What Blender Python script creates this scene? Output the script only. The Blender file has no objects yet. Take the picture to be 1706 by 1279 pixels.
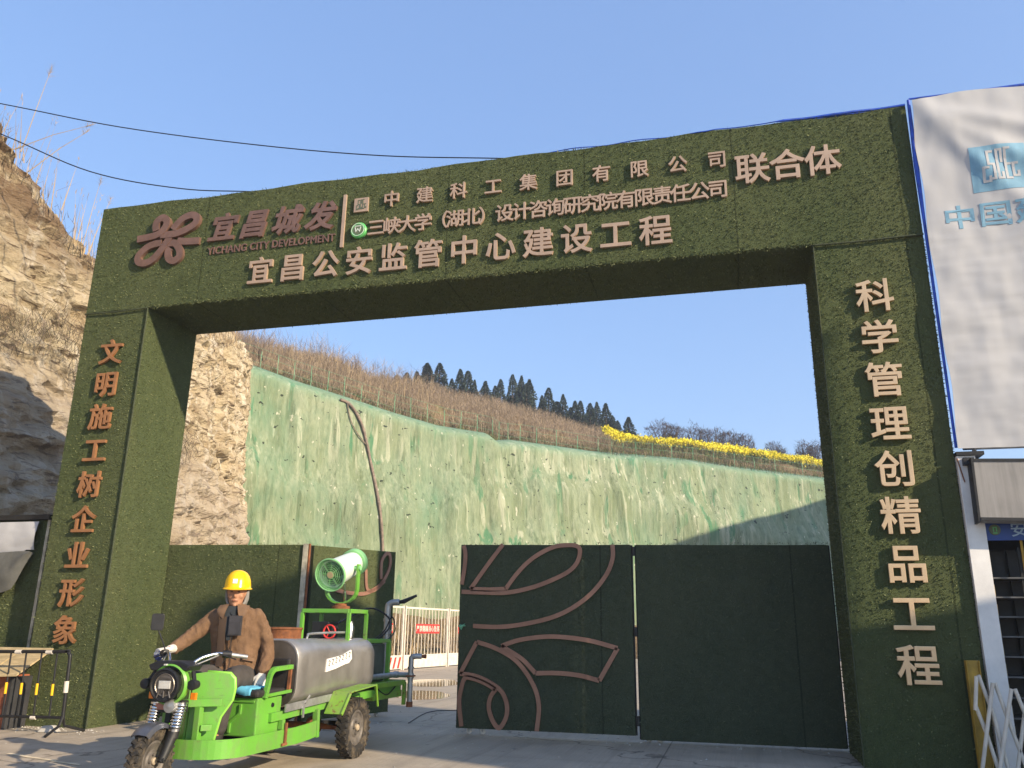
import bpy, bmesh, math, random
import numpy as np
from mathutils import Vector, Matrix, noise as mnoise
R = math.radians
scene = bpy.context.scene
COL = scene.collection

# ---------------------------------------------------------------- camera
CAM = Vector((9.6714743, -10.24382251, 1.35))
PITCH, ROLL, YAW = R(16.4906648), R(-0.79385931), R(-14.67619883)
def cam_dir(x, U, F):
    cr, sr, cp, sp, c, s = math.cos(ROLL), math.sin(ROLL), math.cos(PITCH), math.sin(PITCH), math.cos(YAW), math.sin(YAW)
    a = x * cr + U * sr; b = -x * sr + U * cr
    y = F * cp - b * sp; z = F * sp + b * cp
    return Vector((a * c + y * s, -a * s + y * c, z))
cd = bpy.data.cameras.new('camera'); cam = bpy.data.objects.new('camera', cd); COL.objects.link(cam)
cd.sensor_fit = 'HORIZONTAL'; cd.sensor_width = 36.0; cd.lens = 1385.4057 / 1706 * 36
cd.clip_start = 0.05; cd.clip_end = 5000
r_, u_, f_ = cam_dir(1, 0, 0), cam_dir(0, 1, 0), cam_dir(0, 0, 1)
cam.matrix_world = Matrix(((r_.x, u_.x, -f_.x, CAM.x), (r_.y, u_.y, -f_.y, CAM.y), (r_.z, u_.z, -f_.z, CAM.z), (0, 0, 0, 1)))
scene.camera = cam

# ---------------------------------------------------------------- sky, sun, exposure
TO_SUN = Vector((0.82, -0.33, 0.39)).normalized()
ELEV = math.asin(TO_SUN.z); AZ = math.atan2(TO_SUN.x, TO_SUN.y)
w = bpy.data.worlds.new('World'); scene.world = w; w.use_nodes = True
nt = w.node_tree; nt.nodes.clear()
sky = nt.nodes.new('ShaderNodeTexSky'); sky.sky_type = 'NISHITA'; sky.sun_disc = False
sky.sun_elevation = ELEV; sky.sun_rotation = AZ
sky.altitude = 100; sky.air_density = 1.15; sky.dust_density = 0.35; sky.ozone_density = 2.2
bg = nt.nodes.new('ShaderNodeBackground'); bg.inputs[1].default_value = 0.15
wo = nt.nodes.new('ShaderNodeOutputWorld')
mixn = nt.nodes.new('ShaderNodeMixRGB'); mixn.inputs[0].default_value = 0.58; mixn.inputs[2].default_value = (0.66, 1.17, 2.45, 1)   # hazy even blue of a winter morning
nt.links.new(sky.outputs[0], mixn.inputs[1]); nt.links.new(mixn.outputs[0], bg.inputs[0]); nt.links.new(bg.outputs[0], wo.inputs[0])
sl = bpy.data.lights.new('sun', 'SUN'); sl.energy = 4.2; sl.angle = R(0.55); sl.color = (1.0, 0.83, 0.60)
sun = bpy.data.objects.new('sun', sl); COL.objects.link(sun)
sun.rotation_euler = TO_SUN.to_track_quat('Z', 'Y').to_euler(); sun.location = (40, -12, 30)
scene.view_settings.view_transform = 'Standard'; scene.view_settings.look = 'None'
scene.view_settings.exposure = 1.15; scene.view_settings.gamma = 1.0
scene.cycles.max_bounces = 6; scene.cycles.diffuse_bounces = 3; scene.cycles.glossy_bounces = 3
scene.cycles.transparent_max_bounces = 6; scene.cycles.use_denoising = True

# ---------------------------------------------------------------- materials
class N:
    def __init__(s, name):
        s.m = bpy.data.materials.new(name); s.m.use_nodes = True; s.t = s.m.node_tree
        s.b = s.t.nodes['Principled BSDF']
        s.co = s.t.nodes.new('ShaderNodeTexCoord').outputs['Object']
    def new(s, k): return s.t.nodes.new(k)
    def ln(s, a, b): s.t.links.new(a, b)
    def mapping(s, sc=(1, 1, 1), loc=(0, 0, 0), rot=(0, 0, 0)):
        n = s.new('ShaderNodeMapping'); n.inputs['Scale'].default_value = sc; n.inputs['Location'].default_value = loc
        n.inputs['Rotation'].default_value = rot
        s.ln(s.co, n.inputs[0]); return n.outputs[0]
    def noise(s, scale, detail=4, rough=.55, sc=(1, 1, 1), loc=(0, 0, 0), dist=0):
        n = s.new('ShaderNodeTexNoise'); n.inputs['Scale'].default_value = scale; n.inputs['Detail'].default_value = detail
        n.inputs['Roughness'].default_value = rough; n.inputs['Distortion'].default_value = dist
        s.ln(s.mapping(sc, loc), n.inputs['Vector']); return n.outputs['Fac']
    def ramp(s, fac, stops):
        n = s.new('ShaderNodeValToRGB'); e = n.color_ramp.elements
        while len(e) < len(stops): e.new(0.5)
        for k, (p, c) in enumerate(stops):
            e[k].position = p; e[k].color = (*c, 1) if len(c) == 3 else c
        s.ln(fac, n.inputs[0]); return n.outputs[0]
    def mask(s, fac, a, b):
        return s.ramp(fac, [(a, (0, 0, 0)), (b, (1, 1, 1))])
    def mix(s, fac, a, b, mode='MIX'):
        n = s.new('ShaderNodeMixRGB'); n.blend_type = mode
        for i, v in ((0, fac), (1, a), (2, b)):
            if hasattr(v, 'is_output'): s.ln(v, n.inputs[i])
            elif isinstance(v, (int, float)): n.inputs[i].default_value = v
            else: n.inputs[i].default_value = (*v, 1)
        return n.outputs[0]
    def math(s, op, a, b=0.0):
        n = s.new('ShaderNodeMath'); n.operation = op
        for i, v in ((0, a), (1, b)):
            if hasattr(v, 'is_output'): s.ln(v, n.inputs[i])
            else: n.inputs[i].default_value = v
        return n.outputs[0]
    def xyz(s):
        n = s.new('ShaderNodeSeparateXYZ'); s.ln(s.co, n.inputs[0]); return n.outputs
    def color(s, c):
        if hasattr(c, 'is_output'): s.ln(c, s.b.inputs['Base Color'])
        else: s.b.inputs['Base Color'].default_value = (*c, 1)
    def bump(s, h, strength=.5, dist=.02):
        n = s.new('ShaderNodeBump'); n.inputs['Strength'].default_value = strength; n.inputs['Distance'].default_value = dist
        s.ln(h, n.inputs['Height']); s.ln(n.outputs[0], s.b.inputs['Normal'])
    def set(s, rough=.8, metal=0., spec=.4, trans=None):
        s.b.inputs['Roughness'].default_value = rough; s.b.inputs['Metallic'].default_value = metal
        s.b.inputs['Specular IOR Level'].default_value = spec
        return s.m
    def rough(s, f): s.ln(f, s.b.inputs['Roughness'])

def simple(name, c, rough=.7, metal=0., var=.25, scale=6, bump=0., spec=.4, sc=(1, 1, 1)):
    n = N(name); f = n.noise(scale, 5, .6, sc)
    lo = tuple(x * (1 - var) for x in c); hi = tuple(min(1, x * (1 + var)) for x in c)
    n.color(n.ramp(f, [(.3, lo), (.7, hi)])); n.set(rough, metal, spec)
    if bump: n.bump(n.noise(scale * 6, 4, .6, sc), bump, .01)
    return n.m

def turf_mat(name, c, yell):
    n = N(name)
    fine = n.noise(70, 3, .7); mid = n.noise(9, 4, .6); big = n.noise(.7, 3, .5, (1, 1, .5))
    col = n.ramp(fine, [(.34, tuple(x * .38 for x in c)), (.5, c), (.66, yell)])
    col = n.mix(.55, col, n.ramp(mid, [(.3, tuple(x * .7 for x in c)), (.7, tuple(x * 1.25 for x in c))]))
    col = n.mix(.25, col, n.ramp(big, [(.35, (c[0] * .8, c[1] * .9, c[2] * .9)), (.65, yell)]))
    dust = n.mask(n.noise(.45, 5, .65, (1, 1, .7), (3, 8, 1)), .48, .68)
    col = n.mix(n.math('MULTIPLY', dust, .38), col, (yell[0] * 1.02, yell[1] * .92, yell[2] * .95))
    fr = n.math('FRACT', n.math('MULTIPLY', n.math('ADD', n.xyz()[0], n.math('MULTIPLY', n.noise(2.5, 2), .03)), .5))
    seam = n.math('LESS_THAN', fr, .010); col = n.mix(n.math('MULTIPLY', seam, .55), col, tuple(x * .3 for x in c))
    n.color(col); n.set(.95, 0, .15); n.bump(n.noise(85, 3, .8), 1.0, .03)
    return n.m

def rust_paint(name, c, rust=.5, rough=.38):
    n = N(name)
    v = n.ramp(n.noise(3, 4), [(.3, tuple(x * .85 for x in c)), (.7, c)])
    dirt = n.mask(n.noise(5, 9, .72, (1, 1, .5)), .47, .68)
    col = n.mix(n.math('MULTIPLY', dirt, .55), v, (.17, .165, .10))
    sc_ = n.mask(n.noise(22, 3, .6, (.3, .3, 2.5)), .66, .70); col = n.mix(n.math('MULTIPLY', sc_, .5), col, (.10, .16, .05))
    rs = n.mask(n.noise(13, 9, .75), .70 - .08 * rust, .76 - .08 * rust)
    col = n.mix(rs, col, (.12, .05, .02))
    n.color(col); n.set(rough, 0, .5); n.bump(n.noise(40, 4), .08, .01)
    return n.m

M = {}
M['turf'] = turf_mat('turf', (.088, .112, .046), (.145, .165, .075))
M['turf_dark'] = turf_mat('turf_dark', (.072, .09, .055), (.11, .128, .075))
M['turf_seam'] = simple('turf_seam', (.05, .06, .03), .95, var=.4, scale=30)
M['blade'] = turf_mat('blade', (.10, .124, .05), (.165, .18, .08))
M['blade_light'] = simple('blade_light', (.165, .18, .078), .9, 0, .35, 20)
M['blade_pale'] = simple('blade_pale', (.115, .135, .075), .9, 0, .35, 20)
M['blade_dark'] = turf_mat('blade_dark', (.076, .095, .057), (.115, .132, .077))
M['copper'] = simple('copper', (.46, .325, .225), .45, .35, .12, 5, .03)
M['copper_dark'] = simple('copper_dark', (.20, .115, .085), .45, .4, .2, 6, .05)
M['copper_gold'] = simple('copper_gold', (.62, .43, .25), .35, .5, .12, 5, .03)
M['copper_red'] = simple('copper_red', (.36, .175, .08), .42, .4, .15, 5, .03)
M['trim'] = simple('trim', (.30, .155, .10), .5, .3, .2, 3, .05)
M['badge_green'] = simple('badge_green', (.10, .42, .12), .4)
M['badge_dark'] = simple('badge_dark', (.10, .12, .07), .5)
M['blue_tarp'] = simple('blue_tarp', (.02, .07, .42), .55, var=.4, scale=9, bump=.2)
M['steel_dark'] = simple('steel_dark', (.02, .02, .02), .55, .2, .3, 10)
M['black'] = simple('black', (.012, .012, .013), .5, 0, .4, 12)
M['rubber'] = simple('rubber', (.028, .025, .022), .9, 0, .4, 25, .2)
M['mud'] = simple('mud', (.16, .12, .075), .95, 0, .4, 12, .3)
M['white_paint'] = simple('white_paint', (.72, .70, .66), .5, 0, .12, 4, .03)
M['fence_white'] = simple('fence_white', (.62, .56, .47), .6, 0, .18, 5, .03)
M['red_sign'] = simple('red_sign', (.55, .035, .03), .5, 0, .1, 4)
M['yellow'] = simple('yellow', (.72, .42, .01), .45, 0, .08, 4)
M['yellow_rust'] = simple('yellow_rust', (.36, .22, .03), .6, 0, .3, 8)
M['green_paint'] = rust_paint('green_paint', (.125, .36, .04), .9)
M['green_worn'] = rust_paint('green_worn', (.17, .34, .03), 1.6, .5)
M['green_cannon'] = simple('green_cannon', (.22, .48, .20), .4, 0, .1, 4)
M['cannon_white'] = simple('cannon_white', (.60, .66, .57), .4, 0, .08, 4)
M['chrome'] = simple('chrome', (.62, .61, .60), .22, 1., .1, 5)
M['galv'] = simple('galv', (.40, .40, .39), .5, .75, .25, 8, .06)
M['rust'] = simple('rust', (.20, .075, .03), .85, .1, .5, 9, .2)
M['seat'] = simple('seat', (.025, .022, .02), .6, 0, .4, 8)
M['blue_cloth'] = simple('blue_cloth', (.12, .42, .60), .6, 0, .2, 8, .1)
M['orange'] = simple('orange', (.75, .20, .01), .35)
M['lamp_glass'] = simple('lamp_glass', (.55, .54, .50), .15, .3)
M['skin'] = simple('skin', (.36, .18, .105), .55, 0, .15, 12, .05)
M['lip'] = simple('lip', (.22, .085, .06), .5)
M['hair'] = simple('hair', (.012, .010, .009), .6)
M['eye'] = simple('eye', (.03, .025, .02), .2)
def jacket_mat():
    n = N('jacket'); c = (.20, .105, .05)
    f = n.noise(7, 5, .6); n.color(n.ramp(f, [(.3, (.18, .105, .06)), (.7, (.265, .158, .09))])); n.set(.85, 0, .2)
    h = n.mix(.5, n.noise(9, 3, .5, (1, 1, .45), dist=1.2), n.noise(180, 2)); n.bump(h, .9, .04); return n.m
M['jacket'] = jacket_mat()
M['jacket_collar'] = simple('jacket_collar', (.15, .088, .05), .85, 0, .15, 9)
M['lining_shade'] = simple('lining_shade', (.055, .034, .022), .9)
M['trousers'] = simple('trousers', (.055, .048, .043), .9, 0, .3, 9, .2)
M['shirt'] = simple('shirt', (.02, .024, .028), .9)
M['glove'] = simple('glove', (.60, .56, .50), .9, 0, .2, 20, .1)
M['glove_palm'] = simple('glove_palm', (.05, .07, .22), .7, 0, .3, 12)
M['hood'] = simple('hood', (.20, .19, .175), .9, 0, .15, 14, .1)
M['helmet'] = simple('helmet', (.86, .50, .006), .25, 0, .04, 4)
M['sticker'] = simple('sticker', (.55, .66, .80), .3)
M['board'] = simple('board', (.40, .31, .17), .8, 0, .25, 5, .1, sc=(1, 6, 1))
M['box_red'] = simple('box_red', (.24, .075, .035), .8, 0, .3, 5, .1)
M['banner_shade'] = simple('banner_shade', (.10, .10, .09), .8, 0, .2, 5)
M['cloth_white'] = simple('cloth_white', (.42, .42, .425), .75, 0, .05, 1.2)
M['print_blue'] = simple('print_blue', (.17, .33, .44), .7, 0, .12, 5)
M['shelf_grey'] = simple('shelf_grey', (.10, .10, .10), .5, .3, .3, 6)
M['dark_in'] = simple('dark_in', (.03, .03, .032), .7, 0, .3, 4)
M['sign_blue'] = simple('sign_blue', (.015, .05, .22), .4, 0, .15, 3)
M['sign_text'] = simple('sign_text', (.30, .40, .50), .5)
M['cable'] = simple('cable', (.006, .007, .012), .6)
M['bark'] = simple('bark', (.10, .075, .055), .95, 0, .35, 14, .3)
M['twig'] = simple('twig', (.17, .125, .095), .95, 0, .3, 3)
M['conifer'] = simple('conifer', (.055, .078, .052), .9, 0, .6, 1.2)
M['scrub_dark'] = simple('scrub_dark', (.07, .06, .035), .9, 0, .5, 1.5)
M['leaf_dead'] = simple('leaf_dead', (.07, .035, .028), .9, 0, .4, 2)
M['reed'] = simple('reed', (.34, .25, .14), .9, 0, .3, .8)
M['brush'] = simple('brush', (.29, .225, .14), .95, 0, .4, .35)
M['brush_pink'] = simple('brush_pink', (.33, .255, .175), .95, 0, .3, .5)
M['rape_green'] = simple('rape_green', (.09, .13, .03), .9, 0, .4, .8)
M['rape_yellow'] = simple('rape_yellow', (.72, .62, .03), .8, 0, .2, .8)
M['post_green'] = simple('post_green', (.14, .36, .20), .5)
M['concrete_wall'] = simple('concrete_wall', (.42, .40, .36), .85, 0, .15, 1.5, .1)
M['glass_dark'] = simple('glass_dark', (.03, .04, .05), .1, 0, .1, 2, 0, .6)
M['caster_roof'] = simple('caster_roof', (.05, .14, .34), .5)

def ground_mat():
    n = N('concrete_ground')
    big = n.noise(.35, 5, .6); mid = n.noise(2.2, 6, .65); fine = n.noise(60, 3, .7)
    c = n.ramp(big, [(.3, (.34, .305, .26)), (.5, (.44, .40, .345)), (.7, (.50, .46, .40))])
    c = n.mix(.55, c, n.ramp(mid, [(.28, (.24, .21, .175)), (.6, (.45, .405, .345))]))
    # swept tyre smears running through the gate
    tr = n.mask(n.noise(1.0, 6, .65, (3.2, .22, 1), dist=.6), .52, .72)
    c = n.mix(n.math('MULTIPLY', tr, .55), c, (.17, .152, .132))
    br = n.noise(1.0, 3, .6, (34, .6, 1))
    c = n.mix(.16, c, n.ramp(br, [(.35, (.12, .11, .1)), (.65, (.42, .39, .34))]))
    tr2 = n.mask(n.noise(1.0, 5, .6, (.25, 2.6, 1), (3, 7, 0), .8), .54, .68)
    c = n.mix(n.math('MULTIPLY', tr2, .25), c, (.20, .175, .145))
    tr3 = n.mask(n.noise(.8, 7, .7, (1, 1, 1), (13, 7, 0), .8), .56, .62)
    c = n.mix(n.math('MULTIPLY', tr3, .22), c, (.15, .135, .115))
    spot = n.mask(n.noise(4.5, 3, .5), .68, .74); c = n.mix(n.math('MULTIPLY', spot, .6), c, (.06, .055, .05))
    c = n.mix(.18, c, n.ramp(fine, [(.35, (.1, .09, .08)), (.65, (.45, .42, .38))]))
    for ax, per, off in ((0, 5.2, .31), (1, 6.0, .62)):
        fj = n.math('FRACT', n.math('ADD', n.math('MULTIPLY', n.xyz()[ax], 1 / per), off))
        c = n.mix(n.math('MULTIPLY', n.math('LESS_THAN', fj, .0035), .65), c, (.07, .062, .055))
    v = n.new('ShaderNodeTexVoronoi'); v.feature = 'DISTANCE_TO_EDGE'; v.inputs['Scale'].default_value = .16
    wn = n.new('ShaderNodeMixRGB'); wn.blend_type = 'ADD'; wn.inputs[0].default_value = .9
    nn = n.new('ShaderNodeTexNoise'); nn.inputs['Scale'].default_value = 1.6; nn.inputs['Detail'].default_value = 5; n.ln(n.co, nn.inputs['Vector'])
    n.ln(n.co, wn.inputs[1]); n.ln(nn.outputs['Color'], wn.inputs[2]); n.ln(wn.outputs[0], v.inputs['Vector'])
    crack = n.ramp(v.outputs['Distance'], [(0, (1, 1, 1)), (.0022, (0, 0, 0))])
    c = n.mix(n.math('MULTIPLY', crack, .75), c, (.05, .045, .04))
    c = n.mix(1.0, c, (1.06, .985, .88), 'MULTIPLY')
    n.color(c); n.set(.75, 0, .35)
    n.rough(n.ramp(mid, [(.3, (.5, .5, .5)), (.7, (.85, .85, .85))]))
    n.bump(n.mix(.5, br, fine), .25, .01); return n.m
M['ground'] = ground_mat()

def rock_mat():
    n = N('cliff_rock')
    z = n.xyz()[2]
    strata = n.noise(1.0, 8, .62, (.35, .35, 3.2), dist=.6)
    streak = n.noise(1.0, 6, .65, (2.2, 2.2, .20), dist=.5)
    patch = n.noise(.55, 6, .65, (1, 1, 1), (4, 2, 9))
    c = n.ramp(strata, [(.30, (.27, .195, .115)), (.44, (.42, .33, .205)), (.56, (.53, .44, .29)), (.72, (.60, .53, .39))])
    c = n.mix(.45, c, n.ramp(patch, [(.36, (.31, .225, .135)), (.5, (.47, .385, .25)), (.64, (.56, .48, .35))]))
    c = n.mix(n.math('MULTIPLY', n.mask(streak, .53, .60), .8), c, (.62, .55, .43))
    c = n.mix(n.math('MULTIPLY', n.mask(n.noise(1.0, 6, .65, (3.0, 3.0, .28), (7, 3, 1), .4), .55, .66), .55), c, (.22, .15, .09))
    crk = n.noise(1.0, 7, .72, (1.1, 1.1, 7.0), (3, 1, 0), 1.1)
    c = n.mix(n.math('MULTIPLY', n.mask(crk, .56, .60), .9), c, (.09, .06, .035))
    crk2 = n.noise(1.0, 6, .7, (3.5, 3.5, 15.0), (8, 4, 2), .9)
    c = n.mix(n.math('MULTIPLY', n.mask(crk2, .60, .65), .6), c, (.12, .08, .05))
    soil = n.mask(n.noise(1.1, 7, .68, (1, 1, 1.6)),   .36, .50)
    hi = n.new('ShaderNodeMapRange'); hi.inputs[1].default_value = 8.5; hi.inputs[2].default_value = 10.0; n.ln(z, hi.inputs[0])
    yn = n.new('ShaderNodeMapRange'); yn.inputs[1].default_value = 9.0; yn.inputs[2].default_value = 7.0; n.ln(n.xyz()[1], yn.inputs[0]); soil = n.math('MULTIPLY', soil, yn.outputs[0])
    c = n.mix(n.math('MULTIPLY', n.math('MULTIPLY', soil, hi.outputs[0]), .9), c, (.17, .11, .065))
    lo = n.new('ShaderNodeMapRange'); lo.inputs[1].default_value = 7.0; lo.inputs[2].default_value = 6.0; n.ln(z, lo.inputs[0])
    c = n.mix(n.math('MULTIPLY', lo.outputs[0], .5), c, (.33, .275, .225))
    n.color(c); n.set(.95, 0, .15)
    n.bump(n.mix(.5, n.mix(.5, crk, crk2), n.noise(6, 9, .75)), 1.0, .22); return n.m
M['rock'] = rock_mat()
def soil_mat():
    n = N('hill_soil')
    c = n.ramp(n.noise(.6, 7, .65), [(.3, (.12, .085, .045)), (.5, (.20, .135, .075)), (.68, (.16, .15, .055))])
    c = n.mix(.4, c, n.ramp(n.noise(9, 4, .7), [(.3, (.07, .05, .03)), (.7, (.28, .21, .13))]))
    n.color(c); n.set(.95, 0, .1); n.bump(n.noise(5, 6, .7), .8, .15); return n.m
M['soil'] = soil_mat()
def net_mat():
    # object coordinates of the netting: x along the wall, z up, y = depth
    n = N('slope_netting')
    big = n.noise(.20, 5, .6)
    c = n.ramp(big, [(.32, (.135, .20, .125)), (.5, (.185, .24, .15)), (.68, (.235, .27, .175))])
    weave = n.noise(1.0, 5, .72, (7, 7, 2.4))
    c = n.mix(.40, c, n.ramp(weave, [(.3, (.09, .125, .07)), (.7, (.33, .35, .225))]))
    gate = n.mask(n.noise(.15, 4, .55, (1, 1, 1.3), (5, 0, 2)), .36, .56)
    lowf = n.mask(n.noise(1.0, 4, .6, (.9, .9, .12), (17, 0, 5), .5), .46, .62)
    c = n.mix(n.math('MULTIPLY', lowf, .5), c, (.14, .175, .085))
    st1 = n.mask(n.noise(1.0, 3, .5, (1.3, 1.3, .22), (2, 0, 4), .5), .585, .63)
    c = n.mix(n.math('MULTIPLY', n.math('MULTIPLY', st1, gate), .8), c, (.05, .165, .08))
    st2 = n.mask(n.noise(1.0, 5, .62, (2.4, 2.4, .19), (11, 0, 8), .35), .55, .61)
    c = n.mix(n.math('MULTIPLY', n.math('MULTIPLY', st2, gate), .75), c, (.37, .385, .275))
    st4 = n.mask(n.noise(1.0, 4, .62, (4.6, 4.6, .30), (41, 0, 18), .35), .56, .63)
    c = n.mix(n.math('MULTIPLY', st4, .4), c, (.30, .335, .225))
    st3 = n.mask(n.noise(1.0, 5, .62, (4.0, 4.0, .35), (31, 0, 3), .4), .55, .64)
    c = n.mix(n.math('MULTIPLY', st3, .6), c, (.075, .105, .05))
    c = n.mix(n.math('MULTIPLY', n.mask(n.noise(.3, 5, .65, (1, 1, .6), (9, 2, 4)), .52, .7), .5), c, (.10, .20, .125))
    top = n.new('ShaderNodeMapRange'); top.inputs[1].default_value = .90; top.inputs[2].default_value = .985
    at = n.new('ShaderNodeAttribute'); at.attribute_name = 'up'; n.ln(at.outputs['Fac'], top.inputs[0])
    c = n.mix(n.math('MULTIPLY', top.outputs[0], .6), c, (.15, .29, .195))
    spots = n.mask(n.noise(3.0, 2, .5, (1, 1, 1.3)), .70, .715); c = n.mix(spots, c, (.03, .04, .025))
    sp2 = n.mask(n.noise(2.6, 3, .6, (1.4, 1.4, .6), (4, 4, 4)), .68, .70); c = n.mix(n.math('MULTIPLY', sp2, .8), c, (.52, .51, .40))
    n.color(c); n.set(.85, 0, .2); n.bump(n.mix(.5, weave, n.noise(1., 6, .65, (3.2, 3.2, .5))), .8, .12); return n.m
M['net'] = net_mat()
def tank_mat():
    n = N('brushed_steel')
    br = n.noise(1.0, 5, .6, (6, 40, 1.6)); bl = n.noise(2.2, 4, .6)
    n.color(n.ramp(bl, [(.3, (.31, .29, .265)), (.7, (.50, .475, .44))])); n.set(.3, .72)
    n.rough(n.ramp(br, [(.3, (.30, .30, .30)), (.7, (.50, .50, .50))]))
    n.bump(n.mix(.5, n.noise(1.0, 3, .5, (5, 5, .8)), bl), .12, .05); return n.m
M['tank'] = tank_mat()
def awning_mat():
    n = N('grimy_sheet')
    st = n.noise(1.0, 5, .65, (30, 6, 1.2)); b = n.noise(3, 4)
    c = n.ramp(st, [(.3, (.19, .18, .17)), (.7, (.31, .295, .275))])
    n.color(n.mix(.4, c, n.ramp(b, [(.3, (.17, .165, .155)), (.7, (.30, .285, .265))]))); n.set(.8); return n.m
M['awning'] = awning_mat()
def water_mat():
    n = N('puddle_water'); n.color((.07, .062, .05)); n.set(.06, 0, .6); return n.m
M['water'] = water_mat()

# ---------------------------------------------------------------- mesh builder
class MB:
    def __init__(s): s.v = []; s.f = []; s.mi = []; s.done = []
    def cut(s):
        if s.f: s.done.append((s.v, s.f, s.mi)); s.v = []; s.f = []; s.mi = []
    def builds(s, *a, **k):
        s.cut(); out = []
        for s.v, s.f, s.mi in s.done: out.append(s.build(*a, **k))
        return out
    def add(s, vs, fs, mi=0):
        o = len(s.v); s.v += [tuple(p) for p in vs]; s.f += [tuple(i + o for i in f) for f in fs]; s.mi += [mi] * len(fs)
    def box(s, a, b, mi=0, mat=None):
        x0, y0, z0 = a; x1, y1, z1 = b
        vs = [Vector(p) for p in ((x0, y0, z0), (x1, y0, z0), (x1, y1, z0), (x0, y1, z0), (x0, y0, z1), (x1, y0, z1), (x1, y1, z1), (x0, y1, z1))]
        if mat is not None: vs = [mat @ p for p in vs]
        s.add(vs, [(0, 3, 2, 1), (4, 5, 6, 7), (0, 1, 5, 4), (1, 2, 6, 5), (2, 3, 7, 6), (3, 0, 4, 7)], mi)
    def bar(s, p, q, wd, ht=None, mi=0, up=(0, 0, 1)):
        p = Vector(p); q = Vector(q); ht = ht or wd; d = (q - p).normalized(); u = Vector(up)
        if abs(d.dot(u)) > .98: u = Vector((1, 0, 0))
        sd = d.cross(u).normalized(); u = sd.cross(d)
        vs = []
        for c in (p, q):
            for a, b in ((-1, -1), (1, -1), (1, 1), (-1, 1)): vs.append(c + sd * a * wd / 2 + u * b * ht / 2)
        s.add(vs, [(0, 1, 2, 3), (7, 6, 5, 4), (0, 4, 5, 1), (1, 5, 6, 2), (2, 6, 7, 3), (3, 7, 4, 0)], mi)
    def tube(s, pts, r, n=10, mi=0, cap=True, closed=False):
        pts = [Vector(p) for p in pts]; m = len(pts); rs = r if isinstance(r, (list, tuple)) else [r] * m
        vs = []; prev = None
        for i, p in enumerate(pts):
            if closed: d = pts[(i + 1) % m] - pts[i - 1]
            else: d = pts[min(i + 1, m - 1)] - pts[max(i - 1, 0)]
            d.normalize()
            if prev is None:
                u = Vector((0, 0, 1)) if abs(d.z) < .9 else Vector((1, 0, 0))
            else: u = prev
            u = (u - d * u.dot(d)).normalized(); prev = u; v = d.cross(u)
            for k in range(n):
                a = 2 * math.pi * k / n; vs.append(p + (u * math.cos(a) + v * math.sin(a)) * rs[i])
        fs = []
        for i in range(m if closed else m - 1):
            j = (i + 1) % m
            for k in range(n): fs.append((i * n + k, i * n + (k + 1) % n, j * n + (k + 1) % n, j * n + k))
        if cap and not closed:
            fs.append(tuple(range(n - 1, -1, -1))); fs.append(tuple((m - 1) * n + k for k in range(n)))
        s.add(vs, fs, mi)
    def loft(s, rings, mi=0, cap=True):
        n = len(rings[0]); vs = [p for r in rings for p in r]; fs = []
        for i in range(len(rings) - 1):
            for k in range(n): fs.append((i * n + k, i * n + (k + 1) % n, (i + 1) * n + (k + 1) % n, (i + 1) * n + k))
        if cap: fs.append(tuple(range(n - 1, -1, -1))); fs.append(tuple((len(rings) - 1) * n + k for k in range(n)))
        s.add(vs, fs, mi)
    def lathe(s, prof, n=32, mat=None, mi=0):   # prof: (r, h) around local z
        vs = []; fs = []
        for r, h in prof:
            for k in range(n):
                a = 2 * math.pi * k / n; p = Vector((r * math.cos(a), r * math.sin(a), h)); vs.append(mat @ p if mat is not None else p)
        for i in range(len(prof) - 1):
            for k in range(n): fs.append((i * n + k, i * n + (k + 1) % n, (i + 1) * n + (k + 1) % n, (i + 1) * n + k))
        ring = prof[0] == prof[-1]
        if prof[0][0] > 1e-5 and not ring: fs.append(tuple(range(n - 1, -1, -1)))
        if prof[-1][0] > 1e-5 and not ring: fs.append(tuple((len(prof) - 1) * n + k for k in range(n)))
        s.add(vs, fs, mi)
    def sphere(s, c, r, n=14, m=9, mi=0, mat=None):
        c = Vector(c); rr = r if isinstance(r, (list, tuple)) else (r, r, r); vs = []; fs = []
        for i in range(m + 1):
            t = math.pi * i / m
            for k in range(n):
                a = 2 * math.pi * k / n; q = Vector((rr[0] * math.sin(t) * math.cos(a), rr[1] * math.sin(t) * math.sin(a), rr[2] * math.cos(t)))
                vs.append(c + (mat @ q if mat is not None else q))
        for i in range(m):
            for k in range(n): fs.append((i * n + k, (i + 1) * n + k, (i + 1) * n + (k + 1) % n, i * n + (k + 1) % n))
        s.add(vs, fs, mi)
    def prism(s, poly, fn, d0, d1, mi=0):     # poly in 2-D, fn(u, v, d) -> 3-D
        n = len(poly); vs = [fn(u, v, d0) for u, v in poly] + [fn(u, v, d1) for u, v in poly]
        fs = [tuple(range(n)), tuple(range(2 * n - 1, n - 1, -1))] + [(i, i + n, (i + 1) % n + n, (i + 1) % n) for i in range(n)]
        s.add(vs, fs, mi)
    def ribbon(s, pts, wd, fn, d0, d1, mi=0):
        P = [Vector((a, b)) for a, b in pts]; L = []; Q = []
        for i, p in enumerate(P):
            d0_ = (P[i] - P[i - 1]).normalized() if i else (P[1] - P[0]).normalized()
            d1_ = (P[i + 1] - P[i]).normalized() if i < len(P) - 1 else d0_
            t = (d0_ + d1_); t = t.normalized() if t.length > .2 else d0_
            nrm = Vector((-t.y, t.x)); k = 1 / max(.55, nrm.dot(Vector((-d0_.y, d0_.x))))
            L.append(p + nrm * wd / 2 * k); Q.append(p - nrm * wd / 2 * k)
        n = len(P); vs = []
        for dd in (d0, d1):
            vs += [fn(q.x, q.y, dd) for q in L] + [fn(q.x, q.y, dd) for q in Q]
        fs = []
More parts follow.
